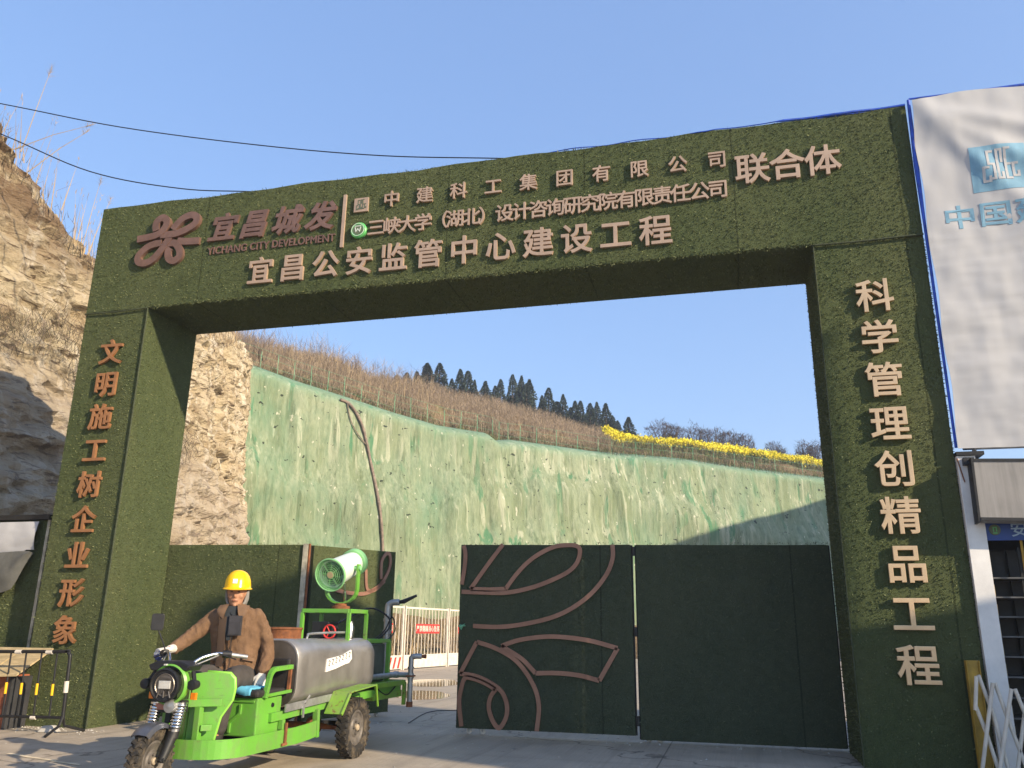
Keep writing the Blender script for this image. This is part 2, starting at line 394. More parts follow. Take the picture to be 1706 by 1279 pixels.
        for i in range(n - 1):
            fs += [(i, i + 1, n + i + 1, n + i), (2 * n + i, 3 * n + i, 3 * n + i + 1, 2 * n + i + 1), (i, 2 * n + i, 2 * n + i + 1, i + 1), (n + i, n + i + 1, 3 * n + i + 1, 3 * n + i)]
        fs += [(0, n, 3 * n, 2 * n), (n - 1, 3 * n - 1, 4 * n - 1, 2 * n - 1)]
        s.add(vs, fs, mi)
    def turf(s, o, u, v, nrm, w, h, dens, ln=.03, seed=0, mi=0, lean=.8, bw=.007):
        rng = np.random.default_rng(seed); n = int(w * h * dens)
        a = rng.random(n) * w; b = rng.random(n) * h
        o, u, v, nrm = (np.array(x, float) for x in (o, u, v, nrm))
        base = o + a[:, None] * u + b[:, None] * v
        ang = rng.random(n) * 2 * np.pi; t = np.cos(ang)[:, None] * u + np.sin(ang)[:, None] * v
        L = ln * (.5 + rng.random(n))[:, None]
        tip = base + nrm * L * (.45 + .55 * rng.random(n))[:, None] + (u * rng.normal(0, .5, n)[:, None] + v * rng.normal(-.1, .5, n)[:, None]) * L * lean
        p = np.stack([base + t * bw, base - t * bw, tip], 1).reshape(-1, 3)
        k = len(s.v); s.v += list(map(tuple, p)); idx = np.arange(n * 3).reshape(-1, 3) + k
        s.f += list(map(tuple, idx.tolist())); s.mi += [mi + (1 if x < .25 else 0) for x in rng.random(n)]
    def build(s, name, mats, parent=None, smooth=False, bevel=0., auto=None, loc=None):
        me = bpy.data.meshes.new(name); me.from_pydata(s.v, [], s.f)
        mats = mats if isinstance(mats, (list, tuple)) else [mats]
        for m in mats: me.materials.append(M[m] if isinstance(m, str) else m)
        if len(mats) > 1: me.polygons.foreach_set('material_index', s.mi)
        if smooth: me.polygons.foreach_set('use_smooth', [True] * len(me.polygons))
        me.update()
        if smooth and auto:
            me.set_sharp_from_angle(angle=R(auto))
        o = bpy.data.objects.new(name, me); COL.objects.link(o)
        if parent is not None: o.parent = parent
        if loc is not None: o.location = loc
        if bevel:
            b = o.modifiers.new('bevel', 'BEVEL'); b.width = bevel; b.segments = 2; b.limit_method = 'ANGLE'; b.angle_limit = R(40)
        return o

def tag(o, label=None, cat=None, group=None, kind=None):
    for k, v in (('label', label), ('category', cat), ('group', group), ('kind', kind)):
        if v: o[k] = v
    return o
def thing(name, label, cat, loc=(0, 0, 0), rz=0., group=None):
    o = bpy.data.objects.new(name, None); COL.objects.link(o); o.location = loc; o.rotation_euler = (0, 0, rz); o.empty_display_size = .2
    return tag(o, label, cat, group)
def kids(o): return [c for c in bpy.data.objects if c.parent == o]
def copy_tree(o, parent=None):
    c = o.copy(); COL.objects.link(c)
    if parent is not None: c.parent = parent
    for ch in kids(o): copy_tree(ch, c)
    return c
def smooth_path(pts, sub=6, closed=False):
    P = [Vector(p) for p in pts]; out = []; n = len(P)
    for i in range(n - 1):
        p0 = P[max(i - 1, 0)]; p1 = P[i]; p2 = P[i + 1]; p3 = P[min(i + 2, n - 1)]
        for k in range(sub):
            t = k / sub
            out.append(.5 * ((2 * p1) + (p2 - p0) * t + (2 * p0 - 5 * p1 + 4 * p2 - p3) * t * t + (3 * p1 - p0 - 3 * p2 + p3) * t ** 3))
    out.append(P[-1]); return out
def fbm(x, y, z, oct=4, seed=0.):
    return mnoise.fractal(Vector((x + seed, y - seed * .7, z + seed * .3)), .9, 2.1, oct)

# ---------------------------------------------------------------- lettering
def glyph(ch, cx, cz, size, depth, y0, name, mat, parent, bold=.014, shear=0., wide=1., cjk=True, extra=None):
    """one raised character on the plane y = y0 turned to -y; size = the em height in metres"""
    cu = bpy.data.curves.new('letter_curve', 'FONT'); cu.body = ch; cu.size = 1.0; cu.extrude = .5; cu.resolution_u = 3
    cu.shear = shear; cu.bevel_depth = bold; cu.bevel_resolution = 0; cu.align_x = 'CENTER'
    ob = bpy.data.objects.new('letter_curve', cu); COL.objects.link(ob)
    dg = bpy.context.evaluated_depsgraph_get(); me = bpy.data.meshes.new_from_object(ob.evaluated_get(dg))
    bpy.data.objects.remove(ob); bpy.data.curves.remove(cu)
    n = len(me.vertices); co = np.empty(n * 3); me.vertices.foreach_get('co', co); co = co.reshape(-1, 3)
    zc = EMC if cjk else .36
    k = size / EM
    out = np.stack([co[:, 0] * k * wide + cx, y0 - (co[:, 2] + .5) * depth, (co[:, 1] - zc) * k + cz], 1)
    me.vertices.foreach_set('co', out.ravel()); me.update()
    me.polygons.foreach_set('use_smooth', [False] * len(me.polygons))
    me.name = name; me.materials.clear(); me.materials.append(M[mat])
    o = bpy.data.objects.new(name, me); COL.objects.link(o); o.parent = parent
    return o
def em_measure():
    cu = bpy.data.curves.new('c', 'FONT'); cu.body = '国'; cu.size = 1.0; cu.align_x = 'CENTER'
    ob = bpy.data.objects.new('c', cu); COL.objects.link(ob)
    dg = bpy.context.evaluated_depsgraph_get(); me = bpy.data.meshes.new_from_object(ob.evaluated_get(dg))
    co = np.empty(len(me.vertices) * 3); me.vertices.foreach_get('co', co); co = co.reshape(-1, 3)
    bpy.data.objects.remove(ob); bpy.data.curves.remove(cu); bpy.data.meshes.remove(me)
    lo, hi = co.min(0), co.max(0); return (hi[1] - lo[1]), (hi[1] + lo[1]) / 2
EM, EMC = em_measure()     # height of a full square character and its centre
WALL=[((-14.25,26.67,14.78),2.49,(-21.29,37.23,19.1),(-31.66,53.12,24.71),(-54.69,88.44,31.84)),((-13.35,27.74,14.53),2.52,(-20.02,38.39,18.99),(-29.82,54.44,24.48),(-51.58,90.08,31.32)),((-12.46,28.76,14.27),2.56,(-18.78,39.51,18.88),(-28.03,55.7,24.24),(-48.59,91.66,30.82)),((-11.53,29.8,14.07),2.6,(-17.49,40.64,18.81),(-26.2,56.97,24.06),(-45.57,93.24,30.4)),((-10.57,30.84,13.85),2.64,(-16.15,41.78,18.48),(-24.32,58.25,23.55),(-42.48,94.84,29.48)),((-9.56,31.9,13.61),2.68,(-14.76,42.94,17.9),(-22.38,59.55,22.71),(-39.34,96.46,28.07)),((-8.52,32.96,13.35),2.72,(-13.36,44.1,17.89),(-20.46,60.85,22.62),(-36.23,98.06,27.8)),((-7.44,34.04,13.15),2.76,(-11.92,45.27,17.87),(-18.49,62.15,22.52),(-33.09,99.68,27.53)),((-6.33,35.12,12.94),2.8,(-10.44,46.45,17.63),(-16.48,63.47,22.15),(-29.9,101.31,26.85)),((-5.18,36.21,12.9),2.84,(-8.92,47.64,17.39),(-14.43,64.8,21.77),(-26.68,102.94,26.16)),((-3.99,37.31,12.86),2.88,(-7.36,48.84,17.14),(-12.34,66.14,21.38),(-23.42,104.59,25.46)),((-3.53,37.73,12.45),2.9,(-6.76,49.29,17.04),(-11.55,66.64,21.23),(-22.2,105.2,25.2)),((-2.76,38.43,12.63),2.92,(-5.76,50.05,16.87),(-10.22,67.49,20.98),(-20.14,106.24,24.76)),((-1.49,39.55,12.61),2.97,(-4.13,51.27,16.6),(-8.07,68.84,20.57),(-16.83,107.9,24.04)),((0.15,40.97,12.58),3.02,(-2.03,52.81,16.25),(-5.33,70.55,20.04),(-12.65,109.98,23.14)),((1.86,42.41,12.53),3.08,(0.12,54.36,15.88),(-2.53,72.27,19.5),(-8.42,112.08,22.23)),((2.91,43.28,12.57),3.11,(1.42,55.29,14.99),(-0.85,73.31,18.34),(-5.89,113.34,20.44)),((3.99,44.16,12.61),3.14,(2.76,56.24,15.06),(0.88,74.35,18.39),(-3.3,114.61,20.45)),((5.46,45.33,12.64),3.19,(4.59,57.51,15.15),(3.22,75.76,18.45),(0.18,116.31,20.46)),((7.37,46.82,12.68),3.25,(6.93,59.11,15.12),(6.2,77.53,18.35),(4.58,118.45,20.22)),((9.32,48.32,12.59),3.31,(9.33,60.73,15.08),(9.24,79.31,18.25),(9.04,120.61,19.97)),((11.34,49.84,12.49),3.37,(11.78,62.36,14.91),(12.33,81.11,17.98),(13.54,122.78,19.48)),((13.43,51.38,12.43),3.43,(14.3,64.01,14.72),(15.47,82.93,17.7),(18.09,124.96,18.98)),((16.45,53.56,12.34),3.52,(17.93,66.35,14.57),(19.99,85.49,17.44),(24.58,128.04,18.47)),((20.06,56.08,12.23),3.62,(22.23,69.06,14.42),(25.3,88.47,17.18),(32.13,131.61,17.97)),((25.28,59.63,12.05),3.76,(28.4,72.85,14.19),(32.85,92.62,16.79),(42.76,136.57,17.24)),((32.35,64.25,11.78),3.95,(36.68,77.79,13.84),(42.88,98.02,16.25),(56.68,142.98,16.27)),]
TREES=[(-20.41,60.88,24.69,22.32,1.21),(-19.60,61.43,25.10,22.28,1.11),(-18.78,61.98,25.34,22.23,1.00),(-17.97,62.53,26.32,22.11,1.34),(-16.92,63.22,26.46,21.91,1.46),(-15.85,63.89,24.99,21.73,0.90),(-15.16,64.35,26.08,21.59,1.25),(-14.49,64.79,25.98,21.47,1.25),(-13.90,65.16,25.12,21.36,0.80),(-12.96,65.76,25.12,21.18,1.03),(-11.64,66.60,25.47,20.94,1.15),(-10.58,67.27,26.11,20.74,1.27),(-9.77,67.78,26.09,20.58,1.16),(-9.06,68.23,25.79,20.45,1.16),(-7.91,68.94,24.22,20.24,0.94),(-7.31,69.32,25.11,20.12,1.41),(-5.98,70.14,24.56,19.87,1.18),(-4.87,70.83,23.99,19.66,1.19),(-4.36,71.14,24.04,19.56,1.07),(-3.46,71.69,23.89,19.39,1.07),(-2.83,72.07,24.08,19.27,1.08),(-1.97,72.60,24.05,18.94,1.20),(-1.37,72.97,22.76,18.56,1.08),(-0.86,73.28,22.30,18.09,0.96),(0.19,73.92,22.79,18.07,1.45),]
BUSH=[(4.02,65.63,19.28,16.40,2.16),(5.11,66.33,19.05,16.37,1.63),(7.08,67.58,19.18,16.33,2.41),(8.64,68.56,19.11,16.29,2.76),(10.21,69.55,18.97,16.20,2.23),(11.41,70.30,18.61,16.11,1.90),(14.40,72.15,18.06,15.87,1.59),(17.24,73.86,18.48,15.71,1.49),(18.24,74.46,18.50,15.66,1.38),]

# ================================================================ SETTING
WALL.insert(0, ((-15.6, 25.1, 15.05), 2.45, (-22.8, 35.6, 19.3), (-33.4, 51.6, 24.9), (-56.6, 86.9, 32.0)))
g = MB(); g.add([(-900, -300, 0), (900, -300, 0), (900, 1500, 0), (-900, 1500, 0)], [(0, 1, 2, 3)])
tag(g.build('ground', 'ground'), kind='structure')

# cut rock face: a polyline of top points and the foot of the face below each
CT = [(-9, -16, 11.5), (-6.2, -8, 12.2), (-5.0, -2.5, 12.3), (-4.5, 0.4, 11.7), (-4.43, 1.57, 11.19), (-4.36, 2.62, 10.52), (-4.42, 3.64, 10.04), (-4.75, 5.11, 9.68), (-6.0, 8.6, 10.2), (-7.98, 14.08, 11.37), (-9.6, 17.6, 12.6), (-11.9, 22.2, 13.8), (-14.0, 26.45, 14.75), (-16.0, 30.5, 15.4)]
def polylerp(P, t):
    L = [0]
    for a, b in zip(P, P[1:]): L.append(L[-1] + (Vector(b) - Vector(a)).length)
    x = t * L[-1]
    for i in range(len(P) - 1):
        if x <= L[i + 1] or i == len(P) - 2:
            k = (x - L[i]) / (L[i + 1] - L[i]); return Vector(P[i]).lerp(Vector(P[i + 1]), min(1, max(0, k)))
def make_cliff():
    ns, nz = 420, 150; b = MB(); vs = []
    for i in range(ns + 1):
        t = i / ns; p = polylerp(CT, t); q = polylerp(CT, min(1, t + .01)); q0 = polylerp(CT, max(0, t - .01))
        d = (q - q0); d.z = 0; d.normalize(); nrm = Vector((d.y, -d.x, 0))
        top = p.z + .30 + .28 * fbm(t * 60, 1, 2)
        end = min(1., max(0., (.925 - t)) * 12)      # the face dies into the netted slope
        for j in range(nz + 1):
            h = j / nz; z = top * h
            hh = z + .45 * fbm(p.x * .25, p.y * .25, 3)
            out = 1.25 * (1 - h)
            out += .32 / (1 + math.exp((hh - 6.15) * 6.)) * (1 if p.y < 9 else .35)     # lower bench
            out += .28 * fbm(p.x * .22, p.y * .22, z * .16, 3) + .11 * fbm(p.x * .55, p.y * .55, z * 1.1, 4, 5)
            st = z * 1.5 + .8 * fbm(p.x * .3, p.y * .3, z * .2, 3, 9)
            out += .30 * (abs((st % 1) - .5) * 2) ** .6 * (.4 + .6 * abs(fbm(p.x * .4, p.y * .4, st // 1, 2, 3)))
            out += .13 * fbm(p.x * 2.2, p.y * 2.2, z * 3.4, 4, 2) - .16 * max(0, .35 - abs(mnoise.noise(Vector((p.x * .9, p.y * .9, z * .5 + 7))))) - .10 * max(0, .3 - abs(mnoise.noise(Vector((p.x * .5, p.y * .5, z * 2.6)))))
            out += .10 * (mnoise.cell(Vector((p.x * .9 + .4 * mnoise.noise(p * .7), p.y * .9, z * 1.3 + .5 * mnoise.noise(Vector((p.y, z, 2))))))- .5)
            out += .30 * max(0, fbm(p.x * 1.1, p.y * 1.1, z * .25, 3, 21)) 
            if j > nz - 8: out -= .22 * ((j - nz + 8) / 8) ** 2
            q_ = p + nrm * (out * (.35 + .65 * end) - .12)
            vs.append((q_.x, q_.y, z))
    fs = [(i * (nz + 1) + j, (i + 1) * (nz + 1) + j, (i + 1) * (nz + 1) + j + 1, i * (nz + 1) + j + 1) for i in range(ns) for j in range(nz)]
    b.add(vs, fs)
    return tag(b.build('cliff', 'rock'), kind='structure')
make_cliff()

# hill above the cut: from the edge back over the skyline
WNV = Vector((.62, -.78, 0))
def make_hill():
    b = MB(); rows = []
    for p in CT[:-2]:
        p = Vector(p) + Vector((-1.15, .45, -.10)); dirn = Vector((-.92, .39, 0))
        rows.append([p] + [p + dirn * k + Vector((0, 0, z)) for k, z in ((3, .9), (8, 2.0), (18, 3.4), (45, 7.0))])
    for a, _, c, e, f in WALL:
        a = Vector(a); c = Vector(c) + Vector((0, 0, .40)); e = Vector(e) + Vector((0, 0, .4)); f = Vector(f)
        rows.append([a - WNV * 1.0 + Vector((0, 0, -.45)), a.lerp(c, .35) + Vector((0, 0, .25)), c, e, f])
    R_ = []
    for r in rows:
        fine = []
        for k in range(4):
            for s in range(6): fine.append(r[k].lerp(r[k + 1], s / 6))
        fine.append(r[4]); R_.append(fine)
    R2 = []
    for i in range(len(R_) - 1):
        for s in range(4):
            R2.append([R_[i][k].lerp(R_[i + 1][k], s / 4) for k in range(25)])
    R2.append(R_[-1])
    vs = []
    for i, r in enumerate(R2):
        for k, p in enumerate(r):
            n_ = fbm(p.x * .25, p.y * .25, 0, 4) * (.35 if 2 < k < 24 else .06)
            vs.append((p.x, p.y, p.z + n_))
    fs = [(i * 25 + k, i * 25 + k + 1, (i + 1) * 25 + k + 1, (i + 1) * 25 + k) for i in range(len(R2) - 1) for k in range(24)]
    b.add(vs, fs); o = b.build('hillside', 'soil', smooth=True); return tag(o, kind='structure')
make_hill()
def wall_at(t, k):        # t in 0..len(WALL)-1, k = 0 edge, 2 skyline, 3 behind
    i = min(int(t), len(WALL) - 2); f = t - i
    return Vector(WALL[i][k]).lerp(Vector(WALL[i + 1][k]), f)
NW = len(WALL) - 1

# netted slope: origin at its left top corner, local x along the wall
W0 = Vector(WALL[0][0]); W1 = Vector(WALL[-1][0]); WD = Vector((W1.x - W0.x, W1.y - W0.y, 0)); WLEN = WD.length; WD.normalize()
WN = Vector((WD.y, -WD.x, 0)); WANG = math.atan2(WD.y, WD.x)
def make_net():
    b = MB(); vs = []; up = []
    nx, nz = 330, 70
    for i in range(nx + 1):
        t = i / nx * NW; top = wall_at(t, 0) + Vector((0, 0, .45)); ii = min(int(t), NW - 1); f = t - ii
        base = WALL[ii][1] * (1 - f) + WALL[ii + 1][1] * f - 2.2
        s_ = (top - W0).dot(WD); dpt = -(top - W0).dot(WN)
        for j in range(nz + 1):
            h = j / nz; z = base + (top.z - base) * h
            out = 1.9 * (1 - h) ** 1.2 + .55 * fbm(s_ * .11, 3, z * .12, 3) + .22 * fbm(s_ * .5, 1, z * .16, 3, 7) + .07 * fbm(s_ * 2.2, 5, z * .35, 3, 3)
            out += .35 * math.exp(-((z - base - (top.z - base) * (.62 - .1 * math.sin(s_ * .2))) / 1.2) ** 2)      # belly under the crest
            out *= 1 - h ** 8
            if h > .93: out -= 1.75 * ((h - .93) / .07) ** 1.6
            edge = min(1, s_ / 1.2 + .15); out *= edge
            zz = z - (.45 if j == nz else 0)
            vs.append((s_, dpt - out, zz)); up.append(h)
    fs = [(i * (nz + 1) + j, (i + 1) * (nz + 1) + j, (i + 1) * (nz + 1) + j + 1, i * (nz + 1) + j + 1) for i in range(nx) for j in range(nz)]
    b.add(vs, fs); o = b.build('slope_netting', 'net', smooth=True)
    at_ = o.data.attributes.new('up', 'FLOAT', 'POINT'); at_.data.foreach_set('value', up)
    o.location = (W0.x, W0.y, 0); o.rotation_euler = (0, 0, WANG)
    tag(o, 'weathered green netting streaked with mud, covering the long cut slope behind the gate', 'netting')
    return o
make_net()
# embankment between the site fence and the foot of the netting
FL = [(-2.6, 11.0), (-1.9, 14.6), (-1.42, 17.9), (-.95, 21.3), (-.45, 24.7), (2, 33), (14, 43), (34, 58)]
def make_bank():
    b = MB(); vs = []; nx, nk = 60, 14
    for i in range(nx + 1):
        t = i / nx; f = polylerp([(x, y, .0) for x, y in FL], t) + Vector((-.5, .25, 0)); wv = wall_at(t * NW, 0)
        if t < .5: wv = Vector((-12.5, 16, 0)).lerp(wall_at(.47 * NW, 0), t / .5)
        far = Vector((wv.x, wv.y, 3.4)) + WN * .9
        for k in range(nk + 1):
            h = k / nk; p = f.lerp(far, h); p.z = -.05 + 2.0 * h ** .8 + .3 * fbm(p.x * .5, p.y * .5, 0, 4) * min(1, h * 4)
            vs.append(p)
    fs = [(i * (nk + 1) + k, (i + 1) * (nk + 1) + k, (i + 1) * (nk + 1) + k + 1, i * (nk + 1) + k + 1) for i in range(nx) for k in range(nk)]
    b.add(vs, fs); tag(b.build('embankment', 'soil', smooth=True), kind='structure')
make_bank()
for k, (cx, cy, rx, ry) in enumerate(((1.9, 11.6, .85, 1.5), (3.1, 7.6, .7, 1.2))):
    b = MB(); n = 40; pts = []
    for i in range(n):
        a = 2 * math.pi * i / n; rr = 1 + .22 * fbm(math.cos(a) * 1.2, math.sin(a) * 1.2, k * 5, 3)
        pts.append((cx + rx * rr * math.cos(a) * .9 - ry * .25 * math.sin(a), cy + ry * rr * math.sin(a), .004))
    b.add(pts, [tuple(range(n))]); tag(b.build('puddle', 'water'), kind='structure')
b = MB(); b.ribbon([(2.0, -2.17), (2.4, -2.31), (2.84, -2.42)], .06, lambda u, v, d: (u, v, d), .004, .006); b.ribbon([(2.82, -2.45), (3.25, -2.56)], .05, lambda u, v, d: (u, v, d), .004, .006)
M['sun_streak'] = simple('sun_streak', (.62, .52, .36), .8, 0, .3, 9)  # thin slits of sunlight painted as pale ribbons on the ground
tag(b.build('painted_sun_streak', 'sun_streak'), kind='structure')

# ---------------------------------------------------------------- vegetation
rng = random.Random(7)
def stalk(b, p, h, wd, lean=.12, mi=0, r=rng, seg=1):
    a = r.random() * 6.283; t = Vector((math.cos(a), math.sin(a), 0)) * wd
    q = p + Vector((r.gauss(0, lean) * h, r.gauss(0, lean) * h, h))
    b.add([p - t, p + t, q], [(0, 1, 2)], mi); return q
def field(name, mats, n, k0, k1, t0, t1, hmin, hmax, wd, fn=None, lean=.15):
    b = MB()
    for _ in range(n):
        t = rng.uniform(t0, t1); k = rng.uniform(k0, k1); e = wall_at(t, 0); s = wall_at(t, 2)
        p = e.lerp(s, k); dz = s.z - e.z
        hz = -.1 if k < .08 else (-.45 + (.35 * dz + .70) * (k - .075) / .275 if k < .35 else .35 * dz + .25 + (.65 * dz + .15) * (k - .35) / .65)
        p.z = e.z + hz - .06
        dens = fbm(p.x * .35, p.y * .35, 1, 3)
        if dens < -.35 and rng.random() < .8: continue
        h = rng.uniform(hmin, hmax) * (1 + .45 * dens)
        if fn: fn(b, p, h)
        else:
            q = stalk(b, p, h, wd, lean, rng.randrange(len(mats)))
            for _ in range(3):
                m_ = p.lerp(q, rng.uniform(.35, .9)); stalk(b, m_, h * .3, wd * .6, .8, rng.randrange(len(mats)))
    return tag(b.build(name, mats), kind='stuff')
o = field('dry_brush', ['brush', 'brush_pink', 'twig', 'brush_pink'], 21000, .14, 1.15, 0, 16.6, .40, 1.0, .015)
tag(o, 'dry brown brush thickly covering the slope above the green netting', 'brush')
o = field('tall_reeds', ['brush', 'twig', 'reed'], 900, .3, 1.0, 0, 8.5, 1.1, 2.1, .018, None, .10)
tag(o, 'taller loose reeds rising above the brush on the left of the hilltop', 'reeds')
def rape(b, p, h):
    q = stalk(b, p, h * .82, .03, .08, 0)
    for _ in range(3): stalk(b, p.lerp(q, rng.uniform(.2, .8)), h * .22, .05, .7, 0)
    if rng.random() < .95:
        for _ in range(9):
            c = q + Vector((rng.gauss(0, .07), rng.gauss(0, .07), rng.gauss(0, .10) + .06)); s = rng.uniform(.04, .08)
            a = rng.random() * 6.28; u = Vector((math.cos(a), math.sin(a), rng.gauss(0, .4))) * s; v = Vector((rng.gauss(0, .5) * s, rng.gauss(0, .5) * s, s))
            b.add([c - u, c + v, c + u, c - v], [(0, 1, 2, 3)], 1)
o = field('rapeseed_field', ['rape_green', 'rape_yellow'], 9500, .60, 1.06, 16.3, NW, .8, 1.15, .03, rape)
tag(o, 'band of yellow rapeseed flowers in bloom along the hilltop', 'flower field')
o = field('dry_brush', ['brush', 'rape_green', 'scrub_dark'], 3600, .04, .55, 16.0, NW, .5, 1.0, .016)
tag(o, 'low mixed green and brown scrub in front of the yellow flowers', 'brush')
o = field('slope_grass', ['rape_green', 'brush'], 15000, .10, .26, 0, NW, .14, .42, .03)
tag(o, 'thin green grass along the crest of the netted slope', 'grass')
# reeds on the cliff edge, scrub on its ledge, weeds at the fence
def reeds():
    b = MB()
    for _ in range(800):
        t = rng.uniform(.28, .80); p = polylerp(CT, t) + Vector((rng.uniform(-1.0, .15), rng.uniform(-.3, .3), -.15))
        big = fbm(p.x * .9, p.y * .9, 2, 2) > .05 or rng.random() < .2
        h = rng.uniform(.7, 1.7) if big else rng.uniform(.2, .5)
        q = stalk(b, p, h, .012, .13, 0)
        if h > .9:
            for _ in range(5): stalk(b, p.lerp(q, rng.uniform(.85, 1)), .10, .006, .25, 0)
    for (x, y, z, h, lx, ly) in ((-4.35, 2.1, 10.9, 2.1, .25, .1), (-4.4, 2.4, 10.6, 1.2, .9, .5), (-4.5, 2.0, 10.9, .8, 1.4, .6), (-4.5, 4.3, 9.8, 1.7, .2, 0), (-4.6, 4.6, 9.7, 1.5, .3, .1)):
        p = Vector((x, y, z)); q = p + Vector((lx, ly, h)); pts = [p, p.lerp(q, .5) + Vector((0, 0, .06)), q]; b.tube(pts, [.012, .008, .004], 4)
        for _ in range(40):
            m_ = p.lerp(q, rng.uniform(.88, 1.01)); stalk(b, m_, .11, .0035, .8, 0)
    tag(b.build('cliff_reeds', 'reed'), 'dry plume reeds growing on the upper edge of the rock face', 'reeds', kind='stuff')
reeds()
def ledge_scrub():
    b = MB()
    for _ in range(5200):
        t = rng.uniform(.22, .58); p = polylerp(CT, t); p = Vector((p.x + rng.uniform(.35, 1.25), p.y, 6.7 + .5 * fbm(p.y * .5, 0, 4, 3) + rng.gauss(0, .22)))
        stalk(b, p, rng.uniform(.10, .38), .006, .7, rng.choice((0, 0, 1)))
    for _ in range(2600):
        t = rng.uniform(.2, .97); p = polylerp(CT, t); p = p + Vector((rng.uniform(-.4, .35), rng.uniform(-.2, .2), rng.uniform(-.55, .05)))
        stalk(b, p, rng.uniform(.10, .30), .006, .7, rng.randrange(2))
    tag(b.build('ledge_scrub', ['scrub_dark', 'twig']), 'dark dry scrub hanging along the ledge and rim of the rock face', 'scrub', kind='stuff')
ledge_scrub()
def fence_weeds():
    b = MB()
    for _ in range(9000):
        t = rng.uniform(.02, .62); f = polylerp([(x, y, 0) for x, y in FL], t); k = rng.random() ** 1.3 * 7
        p = Vector((f.x - .5 - k, f.y + .3 * k + rng.uniform(-.6, .6), max(0, 2.0 * (k / 13) ** .8 - .15)))
        tall = fbm(p.x * .6, p.y * .6, 3, 2, 8) > .18
        stalk(b, p, rng.uniform(1.0, 2.2) if tall else rng.uniform(.3, .9), .014, .22, rng.choice((0, 0, 1) if tall else (1, 1, 1, 2)))
    tag(b.build('fence_weeds', ['reed', 'scrub_dark', 'brush']), 'dry weeds and dark scrub on the bank behind the white fence', 'weeds', kind='stuff')
fence_weeds()
# hilltop conifers
def conifer_meshes(seed):
    r = random.Random(seed); b = MB()
    for _ in range(3400):
        h = r.random() ** .95; rad = ((1 - h) ** .72) * min(1, .55 + h * 1.8) * (.92 + .12 * math.sin(h * 17 + seed)) * (.35 + .65 * math.sqrt(r.random()))
        a = r.random() * 6.283; lump = .75 + .5 * mnoise.noise(Vector((math.cos(a) * 1.7, math.sin(a) * 1.7, h * 6 + seed)))
        c = Vector((math.cos(a) * rad * lump * .5, math.sin(a) * rad * lump * .5, .06 + h * .93))
        s = r.uniform(.02, .045) * (1 - .55 * h); d = Vector((math.cos(a) * .8 + r.gauss(0, .3), math.sin(a) * .8 + r.gauss(0, .3), r.uniform(-.1, .9))).normalized()
        sd = d.cross(Vector((r.gauss(0, 1), r.gauss(0, 1), r.gauss(0, 1)))).normalized()
        k = Vector((1, 1, .45)); f = lambda v: Vector((v.x * k.x, v.y * k.y, v.z * k.z))
        b.add([c - f(sd * s), c + f(sd * s), c + f(d * s * 2.2)], [(0, 1, 2)])
    t = MB(); t.tube([(0, 0, -.12), (0, 0, .5), (0, 0, .96)], [.05, .03, .006], 7)
    return b, t
protos = [conifer_meshes(s) for s in (1, 2, 3, 4)]
pm = []
for cb, tb in protos:
    o1 = cb.build('crown', 'conifer'); o2 = tb.build('trunk', 'bark'); pm.append((o1, o2))
words = 'first second third fourth fifth sixth seventh eighth ninth tenth eleventh twelfth thirteenth fourteenth fifteenth sixteenth seventeenth eighteenth nineteenth twentieth twenty-first twenty-second twenty-third twenty-fourth'.split()
for i, (x, y, zt, zb, wd) in enumerate(TREES):
    nm = 'last dark conifer of the hilltop row, standing alone beside the yellow flowers' if i == len(TREES) - 1 else ('leftmost dark conifer of the row on the brown hilltop' if i == 0 else 'dark conifer, %s from the left in the hilltop row' % words[i])
    H = max(3.4, zt - zb + 1.2)
    root = thing('conifer_tree', nm, 'tree', (x, y, zt - H), rng.random() * 6, 'conifers along the hilltop')
    for o in pm[i % 4]:
        c = o.copy(); COL.objects.link(c); c.parent = root
        wj = wd * rng.uniform(2.7, 3.6); c.scale = (wj, wj, H)
for i in range(len(TREES) - 1):
    (x0, y0, zt0, zb0, w0), (x1, y1, zt1, zb1, w1) = TREES[i], TREES[i + 1]
    if i in (14, 15, 20, 22): f = .35
    else: f = rng.uniform(.4, .6)
    x, y = x0 + (x1 - x0) * f + rng.uniform(-.3, .3), y0 + (y1 - y0) * f + rng.uniform(-1.5, 2.5)
    zt = min(zt0, zt1) - rng.uniform(.3, 1.3); H = max(3.0, zt - min(zb0, zb1) + 1.2)
    root = thing('conifer_tree', 'lower evergreen filling the gap behind the %s and %s conifers of the hilltop row' % (words[i], (words + ['last'])[i + 1]), 'tree', (x, y, zt - H), rng.random() * 6, 'low evergreens between the hilltop conifers')
    for o in pm[(i * 3 + 1) % 4]:
        c = o.copy(); COL.objects.link(c); c.parent = root; wv_ = (w0 + w1) * rng.uniform(1.5, 2.2); c.scale = (wv_, wv_, H)
for a_, b_ in pm: bpy.data.objects.remove(a_); bpy.data.objects.remove(b_)
